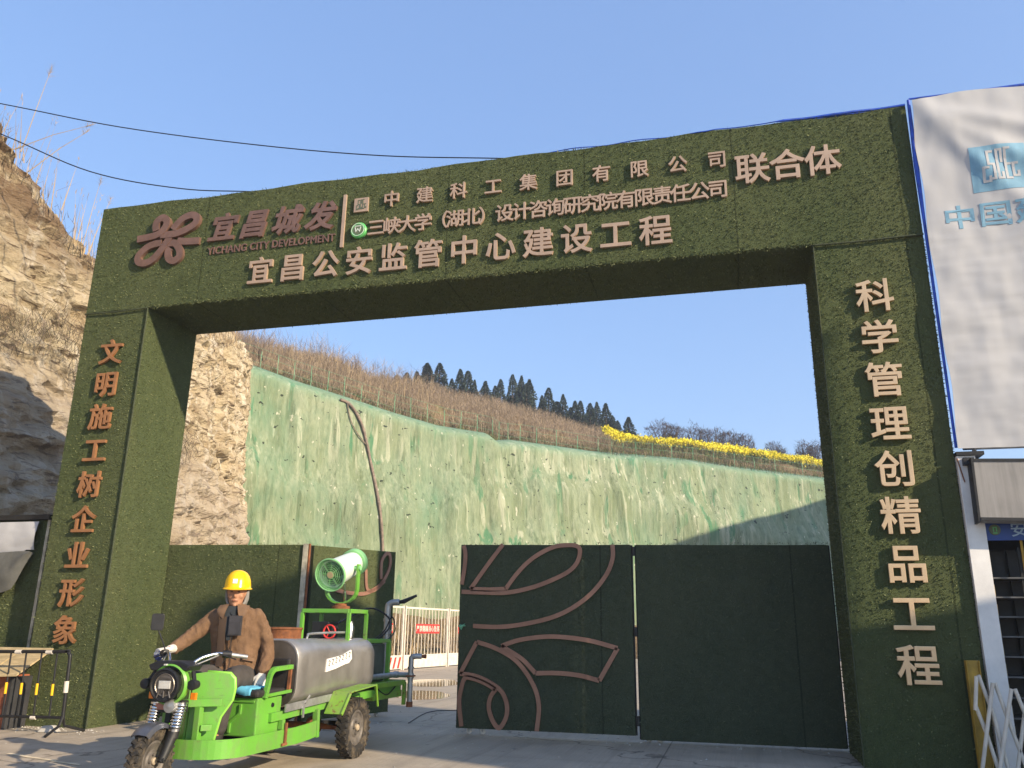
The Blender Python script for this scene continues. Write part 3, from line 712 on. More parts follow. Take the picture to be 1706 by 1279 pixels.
# rounded leafless thickets behind the flowers
bl = ['leafless brown thicket at the left end of the flower band', 'small brown thicket right of the lone conifer', 'rounded purple-brown thicket behind the middle of the flowers', 'widest purple-brown thicket behind the yellow flowers', 'brown thicket on the right shoulder of the widest one', 'low brown thicket sloping down toward the flowers', 'small lone thicket rising over the right flowers', 'dark bush near the right pillar above the flowers', 'dark bush closest to the right pillar on the skyline']
for i, (x, y, zt, zb, wd) in enumerate(BUSH):
    r = random.Random(40 + i); b = MB(); t = MB(); H = zt - zb + .3
    for _ in range(1100):
        a = r.random() * 6.283; u = r.random() ** .5; ph = r.random()
        p = Vector((math.cos(a) * u * wd * .62, math.sin(a) * u * wd * .5, H * (.35 + .62 * ph * math.sqrt(max(0, 1 - u * u * .8)))))
        p *= 1 + .2 * mnoise.noise(p * 1.3 + Vector((i, 0, 0)))
        stalk(b, p, r.uniform(.12, .35), .022, .9, 0 if r.random() < .6 else 1, r)
    for _ in range(6):
        a = r.random() * 6.283; t.tube([(0, 0, -.3), (math.cos(a) * wd * .2, math.sin(a) * wd * .2, H * .5), (math.cos(a) * wd * .4, math.sin(a) * wd * .4, H * .85)], [.06, .04, .01], 5)
    root = thing('thicket', bl[i], 'bush', (x, y, zb + .75), 0, 'thickets behind the flowers')
    b.build('crown', ['leaf_dead', 'scrub_dark'], root); t.build('stem', 'bark', root)
# bare trees on the crest
def bare_tree(loc, H, seed, label, group=None):
    r = random.Random(seed); t = MB(); c = MB()
    def grow(p, d, L, rad, n, mb):
        q = p + d * L; mb.tube([p, p.lerp(q, .5) + Vector((r.gauss(0, .04) * L, r.gauss(0, .04) * L, 0)), q], [rad, rad * .8, rad * .6], 5 if rad > .02 else 3, cap=False)
        if n == 0: return
        for _ in range(r.choice((2, 3, 3))):
            nd = (d + Vector((r.gauss(0, .5), r.gauss(0, .5), r.uniform(-.05, .4)))).normalized(); grow(p.lerp(q, r.uniform(.55, 1)), nd, L * r.uniform(.6, .85), rad * .55, n - 1, c)
    for _ in range(4): grow(Vector((r.gauss(0, .06), r.gauss(0, .06), -.3)), Vector((r.gauss(0, .4), r.gauss(0, .4), 1)).normalized(), H * .42, H * .014, 4, t)
    root = thing('bare_tree', label, 'tree', loc, 0, group); t.build('trunk', 'bark', root); c.build('crown', 'twig', root)
bare_tree((-15.9, 30.4, 16.1), 2.1, 5, 'spreading leafless tree on the crest left of the reeds, above the net corner', 'leafless trees on the crest')
bare_tree((-16.6, 28.6, 16.3), 1.5, 6, 'smaller leafless tree tucked under the left end of the gate lintel', 'leafless trees on the crest')
bare_tree((-12.9, 35.4, 16.6), 1.3, 8, 'small leafless shrub with dark seed heads right of the spreading tree', 'leafless trees on the crest')
# wire fence along the crest
def crest_fence():
    root = thing('wire_fence', 'thin green wire fence with slender posts along the top of the netted slope', 'fence', WALL[0][0])
    o0 = Vector(WALL[0][0]); n = 40; tops = []
    for i in range(n):
        t = i / (n - 1) * NW; p = wall_at(t, 0).lerp(wall_at(t, 2), .13) + Vector((0, 0, -.35)) - o0
        b = MB(); b.tube([p - Vector((0, 0, .3)), p + Vector((rng.uniform(-.05, .05), 0, 1.15 + rng.uniform(-.1, .15)))], .015, 6); b.build('post', 'post_green', root); tops.append(p)
    b = MB()
    for h in (.35, .8, 1.2): b.cut(); b.tube([p + Vector((0, 0, h)) for p in tops], .006, 3)
    b.builds('wire', 'post_green', root)
crest_fence()
# rope-like drain hose down the netting
NETO = bpy.data.objects['slope_netting']
bm_ = bmesh.new(); bm_.from_mesh(NETO.data)
from mathutils.bvhtree import BVHTree
NTREE = BVHTree.FromBMesh(bm_); NM = NETO.matrix_basis.copy(); NMI = NM.inverted(); bm_.free()
def on_net(x, y, z):
    q = NMI @ Vector((x, y, z)); h = NTREE.ray_cast(Vector((q.x, q.y - 12, q.z)), Vector((0, 1, 0)))
    return NM @ (h[0] + Vector((0, -.09, 0))) if h[0] is not None else Vector((x, y, z))
def hose(pts, rad, label):
    b = MB(); P = smooth_path([on_net(*p) for p in pts], 5); P = [on_net(*p) for p in P]; b.tube(P, [rad * (1 + .25 * mnoise.noise(p * 3)) for p in P], 7)
    tag(b.build('drain_hose', 'hose', smooth=True), label, 'hose', 'hoses hanging down the netting')
M['hose'] = simple('hose', (.20, .155, .12), .9, 0, .4, 6, .3)
hose([(-11.2, 30.9, 13.5), (-10.55, 30.98, 13.3), (-9.88, 31.15, 12.44), (-9.3, 31.3, 10.92), (-8.88, 31.42, 9.09), (-8.63, 31.48, 7.46), (-8.37, 31.55, 5.7), (-8.3, 31.6, 3.6)], .085, 'long muddy hose hanging down the netting above the spray cannon')
hose([(-10.75, 31.0, 13.3), (-10.5, 31.1, 12.3), (-10.0, 31.2, 11.6), (-9.45, 31.3, 11.1)], .03, 'thin side cord branching off the long muddy hose')

# ================================================================ GATEWAY
X1, X2, X3, ZT, ZL, DP = 1.136, 10.912, 12.189, 7.90, 6.075, 1.24
gate = thing('gateway', 'tall artificial turf covered site gateway with copper lettering', 'gateway')
ux, uy, uz = (1, 0, 0), (0, 1, 0), (0, 0, 1)
def pillar(x0, x1, inner, seed):
    b = MB(); b.box((x0, 0, 0), (x1, DP, ZL))
    b.turf((x0, 0, 0), ux, uz, (0, -1, 0), x1 - x0, ZL, 1700, .019, seed, 1)
    sx = x1 if inner > 0 else x0
    b.turf((sx, 0, 0), uy, uz, (inner, 0, 0), DP, ZL, 1500, .019, seed + 1, 1)
    ox = x0 if inner > 0 else x1
    b.turf((ox, 0, 0), uy, uz, (-inner, 0, 0), .10, ZL, 1800, .03, seed + 2, 1)
    return b.build('pillar', ['turf', 'blade', 'blade_light'], gate)
pillar(0, X1, 1, 10); pillar(X2, X3, -1, 20)
b = MB(); zt = []
n = 40
for i in range(n + 1):       # slightly wavy top edge
    x = X3 * i / n; zt.append((x, ZT + .012 * math.sin(x * 2.1) + .01 * math.sin(x * 5.3 + 1)))
prof = [(0, ZL + .004)] + [(X3, ZL + .004)] + zt[::-1]
b.prism(prof, lambda u, v, d: (u, d, v), -.012, DP + .012)
b.turf((0, -.012, ZL), ux, uz, (0, -1, 0), X3, ZT - ZL, 1700, .019, 30, 1)
b.turf((X1, 0, ZL + .004), ux, uy, (0, 0, -1), X2 - X1, DP, 900, .025, 31, 1)
b.turf((X1, -.014, ZL - .012), ux, uz, (0, -1, -.3), X2 - X1, .04, 8000, .036, 32, 1, .9, .006)   # frayed lower edge
b.turf((0, -.01, ZT - .02), ux, uy, (0, -.2, 1), X3, .06, 3500, .035, 33, 1)
b.build('lintel', ['turf', 'blade', 'blade_light'], gate)
b = MB()
b.tube([(0, -.03, ZL - .02), (X1 * .5, -.035, ZL - .03), (X1, -.03, ZL - .01)], .012, 6)
b.cut(); b.tube([(X2 + .01, -.03, ZL - .01), (X2 + .6, -.035, ZL - .015), (X3, -.03, ZL + .005)], .014, 6)
b.cut(); b.tube([(X1 + .005, -.02, 0), (X1 + .012, -.02, 3), (X1 + .004, -.02, ZL)], .012, 6)
b.cut(); b.tube([(X2 - .005, -.02, 0), (X2 - .012, -.02, 3), (X2 - .004, -.02, ZL)], .008, 6)
b.builds('seam', 'turf_seam', gate)
b = MB(); P = []
for i in range(41):
    x = 7.2 + (X3 - 7.2) * i / 40; P.append((x, .0 + .02 * math.sin(x * 7), ZT + .014 + .02 * abs(math.sin(x * 3.3)) * (x > 9.8)))
b.tube(P, [.008 if p[0] < 10.6 else .02 for p in P], 6)
b.tube([(10.95, .1, ZT + .03), (11.3, .06, ZT + .05), (X3 - .01, .1, ZT + .04)], [.01, .035, .03], 6)
b.build('tarp_edging', 'blue_tarp', gate)
YF = -.014
L = lambda ch, cx, cz, size, mat, depth=.042, bold=.016, **k: glyph(ch, cx, cz, size, depth, YF, 'character', mat, gate, bold, **k)
def row(text, x0, x1, z, size, mat, **k):
    n = len(text)
    for i, ch in enumerate(text): L(ch, x0 + (x1 - x0) * i / max(1, n - 1), z, size, mat, **k)
row('宜昌公安监管中心建设工程', 3.06, 8.95, 6.485, .40, 'copper', bold=.016, wide=.98)
row('中建科工集团有限公司', 5.12, 9.80, 7.44, .235, 'copper', bold=.013, depth=.04)
for i, ch in enumerate('三峡大学（湖北）设计咨询研究院有限责任公司'):
    x = 4.90 + (9.79 - 4.90) * i / 20
    L(ch, x, 6.997, .245, 'copper', bold=.015, depth=.04)
for ch, x in zip('联合体', (10.24, 10.68, 11.12)): L(ch, x, 7.24, .40, 'copper', bold=.016)
for ch, x in zip('宜昌城发', (2.3, 2.84, 3.4, 3.96)): L(ch, x, 7.29, .42, 'copper_dark', bold=.03, shear=.22, wide=1.0)
o = glyph('YICHANG CITY DEVELOPMENT', 3.17, 6.92, .12, .02, YF, 'lettering', 'copper_dark', gate, .012, wide=1.0, cjk=False)
co = np.empty(len(o.data.vertices) * 3); o.data.vertices.foreach_get('co', co); co = co.reshape(-1, 3)
lo, hi = co[:, 0].min(), co[:, 0].max(); co[:, 0] = 2.08 + (co[:, 0] - lo) / (hi - lo) * 2.16
lo, hi = co[:, 2].min(), co[:, 2].max(); co[:, 2] = 6.86 + (co[:, 2] - lo) / (hi - lo) * .125
o.data.vertices.foreach_set('co', co.ravel()); o.data.update()
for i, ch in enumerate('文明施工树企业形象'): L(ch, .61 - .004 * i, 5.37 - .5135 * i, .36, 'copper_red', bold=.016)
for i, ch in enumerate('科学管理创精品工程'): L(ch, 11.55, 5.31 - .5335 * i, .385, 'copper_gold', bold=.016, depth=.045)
b = MB(); b.box((4.335, YF - .03, 6.74), (4.39, YF, 7.61)); b.build('divider_bar', 'copper', gate, bevel=.004)
fx = lambda u, v, d: (u, d, v)
EMB = [[(0.80, 7.245), (1.08, 7.27), (1.22, 7.32), (1.3, 7.43), (1.3, 7.52), (1.22, 7.58), (1.13, 7.53), (1.11, 7.45), (1.13, 7.36)],
       [(1.22, 7.275), (1.39, 7.27), (1.53, 7.28), (1.71, 7.34), (1.83, 7.42), (1.84, 7.52), (1.74, 7.57), (1.6, 7.53), (1.5, 7.44), (1.43, 7.35)],
       [(1.40, 7.25), (1.28, 7.04), (1.14, 6.88), (1.01, 6.82), (0.88, 6.85), (0.86, 6.96), (0.98, 7.08), (1.11, 7.13), (1.25, 7.14)],
       [(1.38, 7.12), (1.5, 7.11), (1.59, 7.0), (1.61, 6.88), (1.52, 6.81), (1.42, 6.86), (1.39, 6.98), (1.42, 7.04)], [(1.53, 7.15), (1.69, 7.125), (1.93, 7.11)]]
b = MB()
for i, E_ in enumerate(EMB):
    P = [(p.x, p.y) for p in smooth_path([(a, c, 0) for a, c in E_], 6)]
    b.ribbon(P, .115, fx, YF - .045 - .006 * (4 - i), YF + .005)
b.build('ribbon_emblem', 'copper_dark', gate)
b = MB(); b.lathe([(0, .05), (.112, .05), (.125, .035), (.125, 0)], 36, Matrix.Translation((4.625, YF, 6.985)) @ Matrix.Rotation(R(90), 4, 'X'))
bd = b.build('round_badge', 'badge_green', gate)
b = MB(); b.lathe([(0, .058), (.078, .058), (.078, .05)], 32, Matrix.Translation((4.625, YF, 6.985)) @ Matrix.Rotation(R(90), 4, 'X')); b.build('badge_face', 'badge_dark', bd)
b = MB(); bx_ = lambda pts, wd, m=0: b.ribbon([(4.625 + x, 6.985 + z) for x, z in pts], wd, fx, YF - .062, YF - .057, m)
bx_([(-.045, .04), (-.03, -.03), (0, .01), (.03, -.03), (.045, .04)], .014); bx_([(-.05, .055), (.05, .055)], .012)
bx_([(.098 * math.cos(a * .2618), .098 * math.sin(a * .2618)) for a in range(24)] + [(.098, 0.001)], .008)
b.build('badge_mark', 'cannon_white', bd)
# small square logo plate with cut maze-like marks
def maze_marks(fn2, b, sc, cx, cz, y0, y1, mi=0):
    S = [[(-.21, -.22), (-.21, -.34), (-.33, -.34), (-.33, -.02), (-.21, -.02)], [(-.10, .38), (-.22, .38), (-.22, .06), (-.11, .06), (-.11, -.30), (-.19, -.30)],
         [(.06, .10), (.06, .40), (-.03, .40), (-.03, -.30), (.06, -.30), (.06, -.14)], [(.25, .42), (.14, .42), (.14, -.30), (.26, -.30)], [(.16, .06), (.25, .06)], [(.39, .06), (.29, .06), (.29, -.24), (.39, -.24), (.39, -.12)]]
    for P in S: b.ribbon([(cx + x * sc, cz + z * sc) for x, z in P], .055 * sc, fn2, y0, y1, mi)
b = MB(); b.box((4.52, YF - .03, 7.29), (4.75, YF, 7.52)); sq = b.build('square_logo', 'copper', gate, bevel=.003)
b = MB(); maze_marks(fx, b, .21, 4.635, 7.40, YF - .034, YF - .029); b.build('logo_mark', 'badge_dark', sq)

# ---------------------------------------------------------------- folding gate leaves
def leaf(label, p, q, zb, zt0, zt1, seed, faces=('front',), trims=(), wheels=(), edge=None, mats=('turf_dark', 'blade_dark', 'blade_pale')):
    p = Vector((*p, 0)); q = Vector((*q, 0)); d = q - p; LN = d.length
    root = thing('gate_leaf', label, 'gate leaf', p, math.atan2(d.y, d.x), 'turf covered gate leaves')
    b = MB(); b.prism([(0, zb), (LN, zb), (LN, zt1), (0, zt0)], lambda u, v, dd: (u, dd, v), -.022, .022)
    b.turf((0, -.022, zb), ux, uz, (0, -1, 0), LN, min(zt0, zt1) - zb, 1700, .02, seed, 1, .8, .006)
    b.turf((0, -.02, zt0 - .02), ux, uz, (0, -.3, .6), LN, .03, 2500, .02, seed + 1, 1)
    b.build('panel', list(mats), root)
    b = MB()
    for x in (.0, LN):
        b.box((x - .018, .024, zb), (x + .018, .06, zt0 if x == 0 else zt1))
    b.box((.02, .024, zb), (LN - .02, .06, zb + .04)); b.box((.02, .024, zt0 - .05), (LN - .02, .06, zt0 - .02))
    b.build('frame', 'steel_dark', root)
    for T_ in trims:
        b = MB(); P = T_[0] if T_[1] is False else [(v.x, v.y) for v in smooth_path([(a, c, 0) for a, c in T_[0]], 5)]
        b.ribbon(P, .058, fx, -.05, -.03); b.build('scroll_trim', 'trim', root)
    for (x, yy) in wheels:
        b = MB(); b.bar((x, yy, .1), (x, yy, zb + .06), .05, .03); b.box((x - .03, yy - .03, .09), (x + .03, yy + .03, .105))
        for s in (-1, 1): b.bar((x, yy + s * .022, .03), (x, yy + s * .022, .1), .03, .005)
        c = b.build('caster', 'galv', root)
        b = MB(); b.lathe([(.012, -.014), (.036, -.014), (.04, -.006), (.04, .006), (.036, .014), (.012, .014)], 16, Matrix.Translation((x, yy, .0405)) @ Matrix.Rotation(R(90), 4, 'X')); b.build('wheel', 'fence_white', c)
    if edge:
        b = MB(); b.box((edge[0], -.05, zb - .02), (edge[1], .05, edge[2])); b.build('edge_post', 'banner_edge', root)
        b = MB(); b.tube([(edge[1] + .02, -.03, zb), (edge[1] + .02, -.03, edge[2])], .018, 8); b.build('hinge_pin', 'rust', root)
    return root
M['banner_edge'] = simple('banner_edge', (.36, .33, .25), .7, 0, .5, 6, .1)
D0 = 5.94
TR = [([(5.98, 2.50), (6.01, 2.38), (6.0, 2.17), (5.965, 1.96)], True), ([(6.56, 2.51), (6.35, 2.24), (6.1, 1.9)], True), ([(6.1, 1.9), (6.36, 1.89), (6.61, 1.9)], False),
      ([(6.61, 1.9), (6.79, 2.13), (7.0, 2.32), (7.27, 2.46), (7.48, 2.49), (7.63, 2.47), (7.66, 2.38), (7.61, 2.24), (7.48, 2.12), (7.22, 2.0), (6.95, 1.91), (6.63, 1.85), (6.3, 1.85), (5.97, 1.86)], True),
      ([(8.11, 2.49), (8.11, 2.31), (8.02, 2.09), (7.81, 1.84), (7.53, 1.64), (7.22, 1.51), (6.8, 1.42), (6.48, 1.39), (6.15, 1.4)], True),
      ([(5.98, 0.77), (6.21, 1.19)], False), ([(6.21, 1.19), (6.48, 1.11), (6.75, 0.97), (6.93, 0.78), (7.05, 0.57), (7.09, 0.36), (7.06, 0.08)], True),
      ([(5.98, 0.77), (6.17, 0.75), (6.38, 0.68), (6.57, 0.56), (6.65, 0.39), (6.64, 0.23), (6.55, 0.1), (6.46, 0.18), (6.4, 0.34), (6.42, 0.48), (6.49, 0.58)], True),
      ([(6.49, .58), (6.33, 0.66), (6.17, 0.71), (6.05, 0.71), (6.0, 0.56), (5.98, 0.39), (6.02, 0.1)], True),
      ([(6.56, 1.14), (6.8, 1.22), (7.14, 1.27), (7.42, 1.27), (7.78, 1.23), (8.15, 1.14)], True), ([(8.15, 1.14), (7.9, .73)], False), ([(7.9, 0.73), (7.62, 0.79), (7.32, 0.81), (7.04, 0.8)], True), ([(7.04, .8), (6.85, 0.98), (6.56, 1.14)], True)]
YD = 1.30
leaf('dark turf gate leaf with copper scroll trim, right of the open gap', (D0, YD), (8.355, YD), .075, 2.515, 2.485, 50, trims=[([(x - D0, z) for x, z in P], s) for P, s in TR], wheels=((.17, .04), (.36, .04)))
LEAF_R = leaf('plain unlit dark turf gate leaf against the right pillar', (8.42, YD), (10.89, YD), .03, 2.485, 2.455, 60, wheels=((.10, .04), (.24, .04)))
leaf('plain turf gate leaf behind the driver, partly sunlit', (1.02, YD + .02), (3.44, YD + .04), .05, 2.57, 2.55, 70, edge=(2.41, 2.49, 2.56), mats=('turf', 'blade', 'blade_light'))
T2 = [([(1.18, 2.26), (1.25, 1.94), (1.53, 2.01), (1.76, 2.3), (1.77, 2.52), (1.67, 2.55), (1.56, 2.41), (1.57, 2.13)], True), ([(.51, 1.91), (.77, 1.88), (1.17, 1.88), (1.48, 1.99), (1.66, 2.11)], True)]
leaf('turf gate leaf with curled copper trim, swung inward behind the spray cannon', (3.56, YD + .06), (4.12, 3.22), .06, 2.54, 2.60, 80, trims=T2, wheels=((1.5, .06), (1.75, .06)), mats=('turf', 'blade', 'blade_light'))
b = MB()
for z in (2.40, 1.35, .25): b.cut(); b.tube([(-.032, -.01, z - .06), (-.032, -.01, z + .06)], .03, 8)
b.builds('hinge', 'steel_dark', LEAF_R)
b = MB(); b.tube([(5.96, YD - .04, 1.41), (6.0, YD - .06, 1.40), (6.04, YD - .05, 1.40)], .010, 6); b.tube([(5.95, YD - .05, 1.40), (5.99, YD - .09, 1.36), (6.03, YD - .06, 1.42), (5.97, YD - .1, 1.38)], .018, 6)
tag(b.build('gate_latch', ['post_green']), 'green twisted latch wire on the free edge of the scroll leaf', 'latch')

# ---------------------------------------------------------------- right side: guard house, banner, shutter
gh = thing('guardhouse', 'white steel framed gatehouse with blue sign board at the right pillar', 'building', (12.2, 0, 0))
b = MB(); b.box((.0, -.06, 0), (.19, .14, 3.30)); b.box((.0, -.063, 2.30), (.02, -.06, 3.3)); b.build('column', 'white_paint', gh, bevel=.012)
b = MB(); b.box((4.0, -.06, 0), (4.19, .14, 3.30)); b.build('column', 'white_paint', gh, bevel=.012)
b = MB(); b.box((-.005, -.09, 3.305), (.28, .16, 3.345)); b.build('cap_plate', 'steel_dark', gh)
b = MB(); b.box((.192, -.04, 3.13), (3.99, .12, 3.24)); b.build('beam', 'white_paint', gh, bevel=.006)
b = MB(); b.box((.0, .145, 3.17), (4.19, 3.2, 3.235)); b.build('roof', 'galv', gh)
b = MB(); b.box((.0, 3.1, 0), (4.19, 3.19, 3.165)); b.box((4.1, .15, 0), (4.19, 3.09, 3.165)); b.box((.0, .15, 0), (.08, 3.09, 3.165)); b.build('wall', 'dark_in', gh)
b = MB(); b.box((.194, -.03, 2.36), (3.98, .0, 2.74)); sg = b.build('sign_board', 'sign_blue', gh)
for ch, x in zip('安全生产', (.52, .95, 1.4, 1.85)):
    o = glyph(ch, x, 2.475, .15, .006, -.03, 'character', 'sign_text', sg, .01)
b = MB(); b.lathe([(0, .008), (.055, .008), (.06, 0)], 24, Matrix.Translation((.285, -.03, 2.475)) @ Matrix.Rotation(R(90), 4, 'X')); b.build('emblem', 'badge_dark', sg)
b = MB(); b.ribbon([(.27, 2.455), (.27, 2.50), (.30, 2.50), (.30, 2.455)], .008, fx, -.043, -.039); b.ribbon([(.265, 2.44), (.305, 2.44)], .012, fx, -.043, -.039); b.build('emblem_mark', 'badge_green', sg)
b = MB(); b.bar((-.0, -.075, 3.27), (.045, -.075, 3.0), .012, .01); b.build('bracket', 'rust', gh)
# tilted grimy shutter box
b = MB(); mt = Matrix.Translation((12.31, -.07, 3.235)) @ Matrix.Rotation(R(2), 4, 'Y') @ Matrix.Rotation(R(-4), 4, 'X')
b.box((0, -.15, -.70), (3.6, -.008, -.01), 0, mt); sh = b.build('roller_shutter_box', ['awning'], bevel=.006)
tag(sh, 'grimy grey rolled shutter box below the white banner', 'shutter')
b = MB(); b.box((-.012, -.162, -.71), (.012, .01, .0), 0, mt); b.box((-.06, -.06, -.05), (.05, .03, .03), 0, mt); b.build('side_plate', 'steel_dark', sh)
b = MB(); b.box((.013, -.168, -.70), (3.6, -.152, -.665), 0, mt); b.box((.013, -.163, -.04), (3.6, -.152, -.012), 0, mt); b.build('trim_rail', 'steel_dark', sh)
# banner stretched on a scaffold above the gatehouse
BX0, BX1, BZ0, BZ1 = 12.235, 16.4, 3.38, 7.93
def ban_y(x, z):
    u = x - BX0; v = (BZ1 - z)
    y = -.10; e = min(1, u * 2.2)
    y -= .05 * e * math.exp(-((v - .75 * u - .12) / .16) ** 2) * math.exp(-u * .35) * min(1, v * 3)     # diagonal pull folds from the corner
    y -= .06 * e * math.exp(-((v - 1.35 * u - .1) / .22) ** 2) * math.exp(-u * .5)
    y -= .035 * e * math.exp(-((v - .38 * u - .1) / .12) ** 2)
    y += .03 * fbm(u * .8, 0, v * 1.1, 3, 5) + .010 * fbm(u * 1.2, 1, v * 6, 3, 2) * (v > 1.7)
    y += .012 * fbm(u * 3, 0, v * 1.2, 3, 7)
    return y
b = MB(); nx, nz = 110, 130; vs = []
for i in range(nx + 1):
    for j in range(nz + 1):
        u = i / nx; v = j / nz; x = BX0 + (BX1 - BX0) * u; z = BZ0 + (BZ1 - BZ0) * v
        if i == 0: x += .015 * math.sin(z * 5)
        if j == nz: z += .02 * math.sin(x * 4)
        vs.append((x, ban_y(x, z), z))
o_ = len(vs); vs += [(x, y + .006, z) for x, y, z in vs]
f1 = [(i * (nz + 1) + j, (i + 1) * (nz + 1) + j, (i + 1) * (nz + 1) + j + 1, i * (nz + 1) + j + 1) for i in range(nx) for j in range(nz)]
b.add(vs, f1 + [tuple(k + o_ for k in reversed(f)) for f in f1])
ban = b.build('banner', 'cloth_white', smooth=True); tag(ban, 'large white creased banner with blue square logo beside the gateway', 'banner')
def drape(me):
    for v in me.vertices: v.co.y = ban_y(v.co.x, v.co.z) - .003 + (v.co.y - YF) * .05
b = MB(); G = 30; vs = []
for i in range(G + 1):
    for j in range(G + 1): vs.append((12.79 + .62 * i / G, YF, 6.52 + .60 * j / G))
b.add(vs, [(i * (G + 1) + j, (i + 1) * (G + 1) + j, (i + 1) * (G + 1) + j + 1, i * (G + 1) + j + 1) for i in range(G) for j in range(G)])
lg = b.build('logo_square', 'print_blue', ban); drape(lg.data)
b = MB(); maze_marks(fx, b, .54, 13.10, 6.83, YF, YF - .02); mk = b.build('logo_mark', 'cloth_white', lg)
bmm = bmesh.new(); bmm.from_mesh(mk.data); bmesh.ops.subdivide_edges(bmm, edges=bmm.edges[:], cuts=2, use_grid_fill=True); bmm.to_mesh(mk.data); bmm.free()
for v in mk.data.vertices: v.co.y = ban_y(v.co.x, v.co.z) - .0055 - (.0015 if v.co.y < YF - .005 else 0)
for ch, x in zip('中国建筑', (12.60, 12.99, 13.38, 13.77)):
    o = glyph(ch, x, 6.22, .29, .01, YF, 'character', 'print_blue', ban, .018, wide=1.15)
    for v in o.data.vertices: v.co.y = ban_y(v.co.x, v.co.z) - .0035 - (.0015 if v.co.y < YF - .005 else 0)
b = MB(); b.tube([(BX0 - .01, -.08, 7.96), (13.0, -.06, 7.955), (14.5, -.05, 7.97), (16.4, -.06, 7.95)], [.012, .022, .03, .03], 8); b.tube([(BX0 - .015, -.07, 7.95), (BX0 - .025, -.06, 7.0), (BX0 - .022, -.05, 6.2), (BX0 - .02, -.04, 3.4)], [.02, .03, .018, .016], 8)
b.build('blue_hem', 'blue_tarp', ban)
sc = thing('banner_scaffold', 'steel pole frame carrying the white banner', 'scaffold', (12.3, 0, 0))
b = MB()
for x in (.12, 1.5, 2.8, 4.0): b.cut(); b.tube([(x, .05, 3.35), (x, .05, 7.9)], .024, 8)
for z in (3.42, 4.9, 6.4, 7.85): b.cut(); b.tube([(.02, .1, z), (4.1, .1, z)], .024, 8)
b.builds('pole', 'galv', sc)
# shelf rack inside the gatehouse front
rk = thing('shelf_rack', 'dark metal shelf rack with thin plates inside the gatehouse', 'rack', (12.4, .1, 0))
b = MB()
for x in (.02, .33, .66): 
    for y in (.03, .42): b.cut(); b.box((x - .012, y - .012, 0), (x + .012, y + .012, 2.3))
b.builds('upright', 'steel_dark', rk)
for i in range(9):
    z = .32 + .205 * i
    b = MB(); b.box((.0, .0, z), (.68, .45, z + .016)); b.build('shelf', 'shelf_grey', rk)
b = MB()
for i in range(8):
    z = .34 + .205 * i; b.cut(); b.box((.015, -.004, z + .0), (.035, .10, z + .12))
b.builds('divider', 'board', rk)
b = MB(); b.box((.03, .46, .1), (.66, .48, 2.3)); b.build('back_panel', 'black', rk)
b = MB(); b.tube([(12.74, .02, 2.42), (12.735, .02, 1.2), (12.73, .02, .0)], .014, 8); tag(b.build('cable_conduit', 'yellow_rust'), 'thin yellowish upright conduit in front of the shelf rack', 'pipe')
# yellow post and the retractable gate
b = MB(); b.box((11.985, -.16, 0), (12.115, -.10, 1.11)); b.box((11.985, -.19, 0), (11.995, -.16, 1.11)); b.box((12.105, -.19, 0), (12.115, -.16, 1.11)); tag(b.build('guard_post', 'yellow_rust', bevel=.004), 'short rusty yellow channel post at the foot of the right pillar', 'post')
rg = thing('retractable_gate', 'white folding lattice barrier at the foot of the right pillar', 'barrier', (11.95, -.5, 0))
SG = [[(11.98, .97), (11.93, .65)], [(12.01, .98), (12.1, .6), (12.17, .05)], [(12.12, .91), (11.90, .03)], [(12.15, .91), (12.22, .58), (12.34, .05)], [(12.28, .86), (12.05, .03)], [(11.95, .68), (12.01, .44), (12.09, .03)], [(12.31, .86), (12.40, .5), (12.50, .05)], [(12.43, .84), (12.22, .03)], [(12.46, .84), (12.6, .4), (12.68, .05)], [(12.6, .84), (12.4, .03)], [(12.63, .84), (12.85, .05)], [(12.78, .84), (12.56, .03)]]
for i, P in enumerate(SG):
    b = MB(); b.tube([(x - 11.95, (.0 if i % 2 else -.045), z) for x, z in P], .019, 10); b.build('lattice_tube', 'fence_white', rg, smooth=True, auto=40)
b = MB()
for x in (.02, .25, .48, .72): b.cut(); b.sphere((x, -.02, .03), .03, 10, 6)
b.builds('caster', 'rubber', rg)

# ---------------------------------------------------------------- left side
hd = thing('site_hoarding', 'turf covered boundary hoarding with grey cap left of the gateway', 'hoarding', (-.3, .3, 0))
b = MB(); b.box((-3.4, 0, 0), (-.02, .06, 2.86)); b.turf((-3.4, 0, 0), ux, uz, (0, -1, 0), 3.38, 2.86, 1500, .026, 90, 1); b.build('panel', ['turf', 'blade', 'blade_light'], hd)
b = MB(); b.box((-3.4, -.07, 2.865), (.03, .12, 2.94)); b.build('cap_rail', 'steel_dark', hd)
b = MB(); b.box((-.018, -.035, 0), (.03, .065, 2.86)); b.build('edge_post', 'banner_edge', hd)
b = MB(); vs = []
for i in range(41):
    for j in range(21):
        x = -3.0 + 2.58 * i / 40; zt_ = 2.83; zb_ = 2.36 - .02 * math.sin(x * 3) + (.03 if x > -.6 else 0)
        z = zt_ + (zb_ - zt_) * j / 20; vs.append((x, .21 - .04 * math.sin(j / 20 * 2.6) + .02 * fbm(x * 3, 0, z * 3, 3), z))
k_ = len(vs); vs += [(x, y + .008, z) for x, y, z in vs]
f1 = [(i * 21 + j, i * 21 + j + 1, (i + 1) * 21 + j + 1, (i + 1) * 21 + j) for i in range(40) for j in range(20)]
b.add(vs, f1 + [tuple(q + k_ for q in reversed(f)) for f in f1])
tb_ = b.build('torn_banner', 'cloth_white', smooth=True); tag(tb_, 'torn white banner sagging from the top of the left hoarding', 'banner')
b = MB(); vs = []
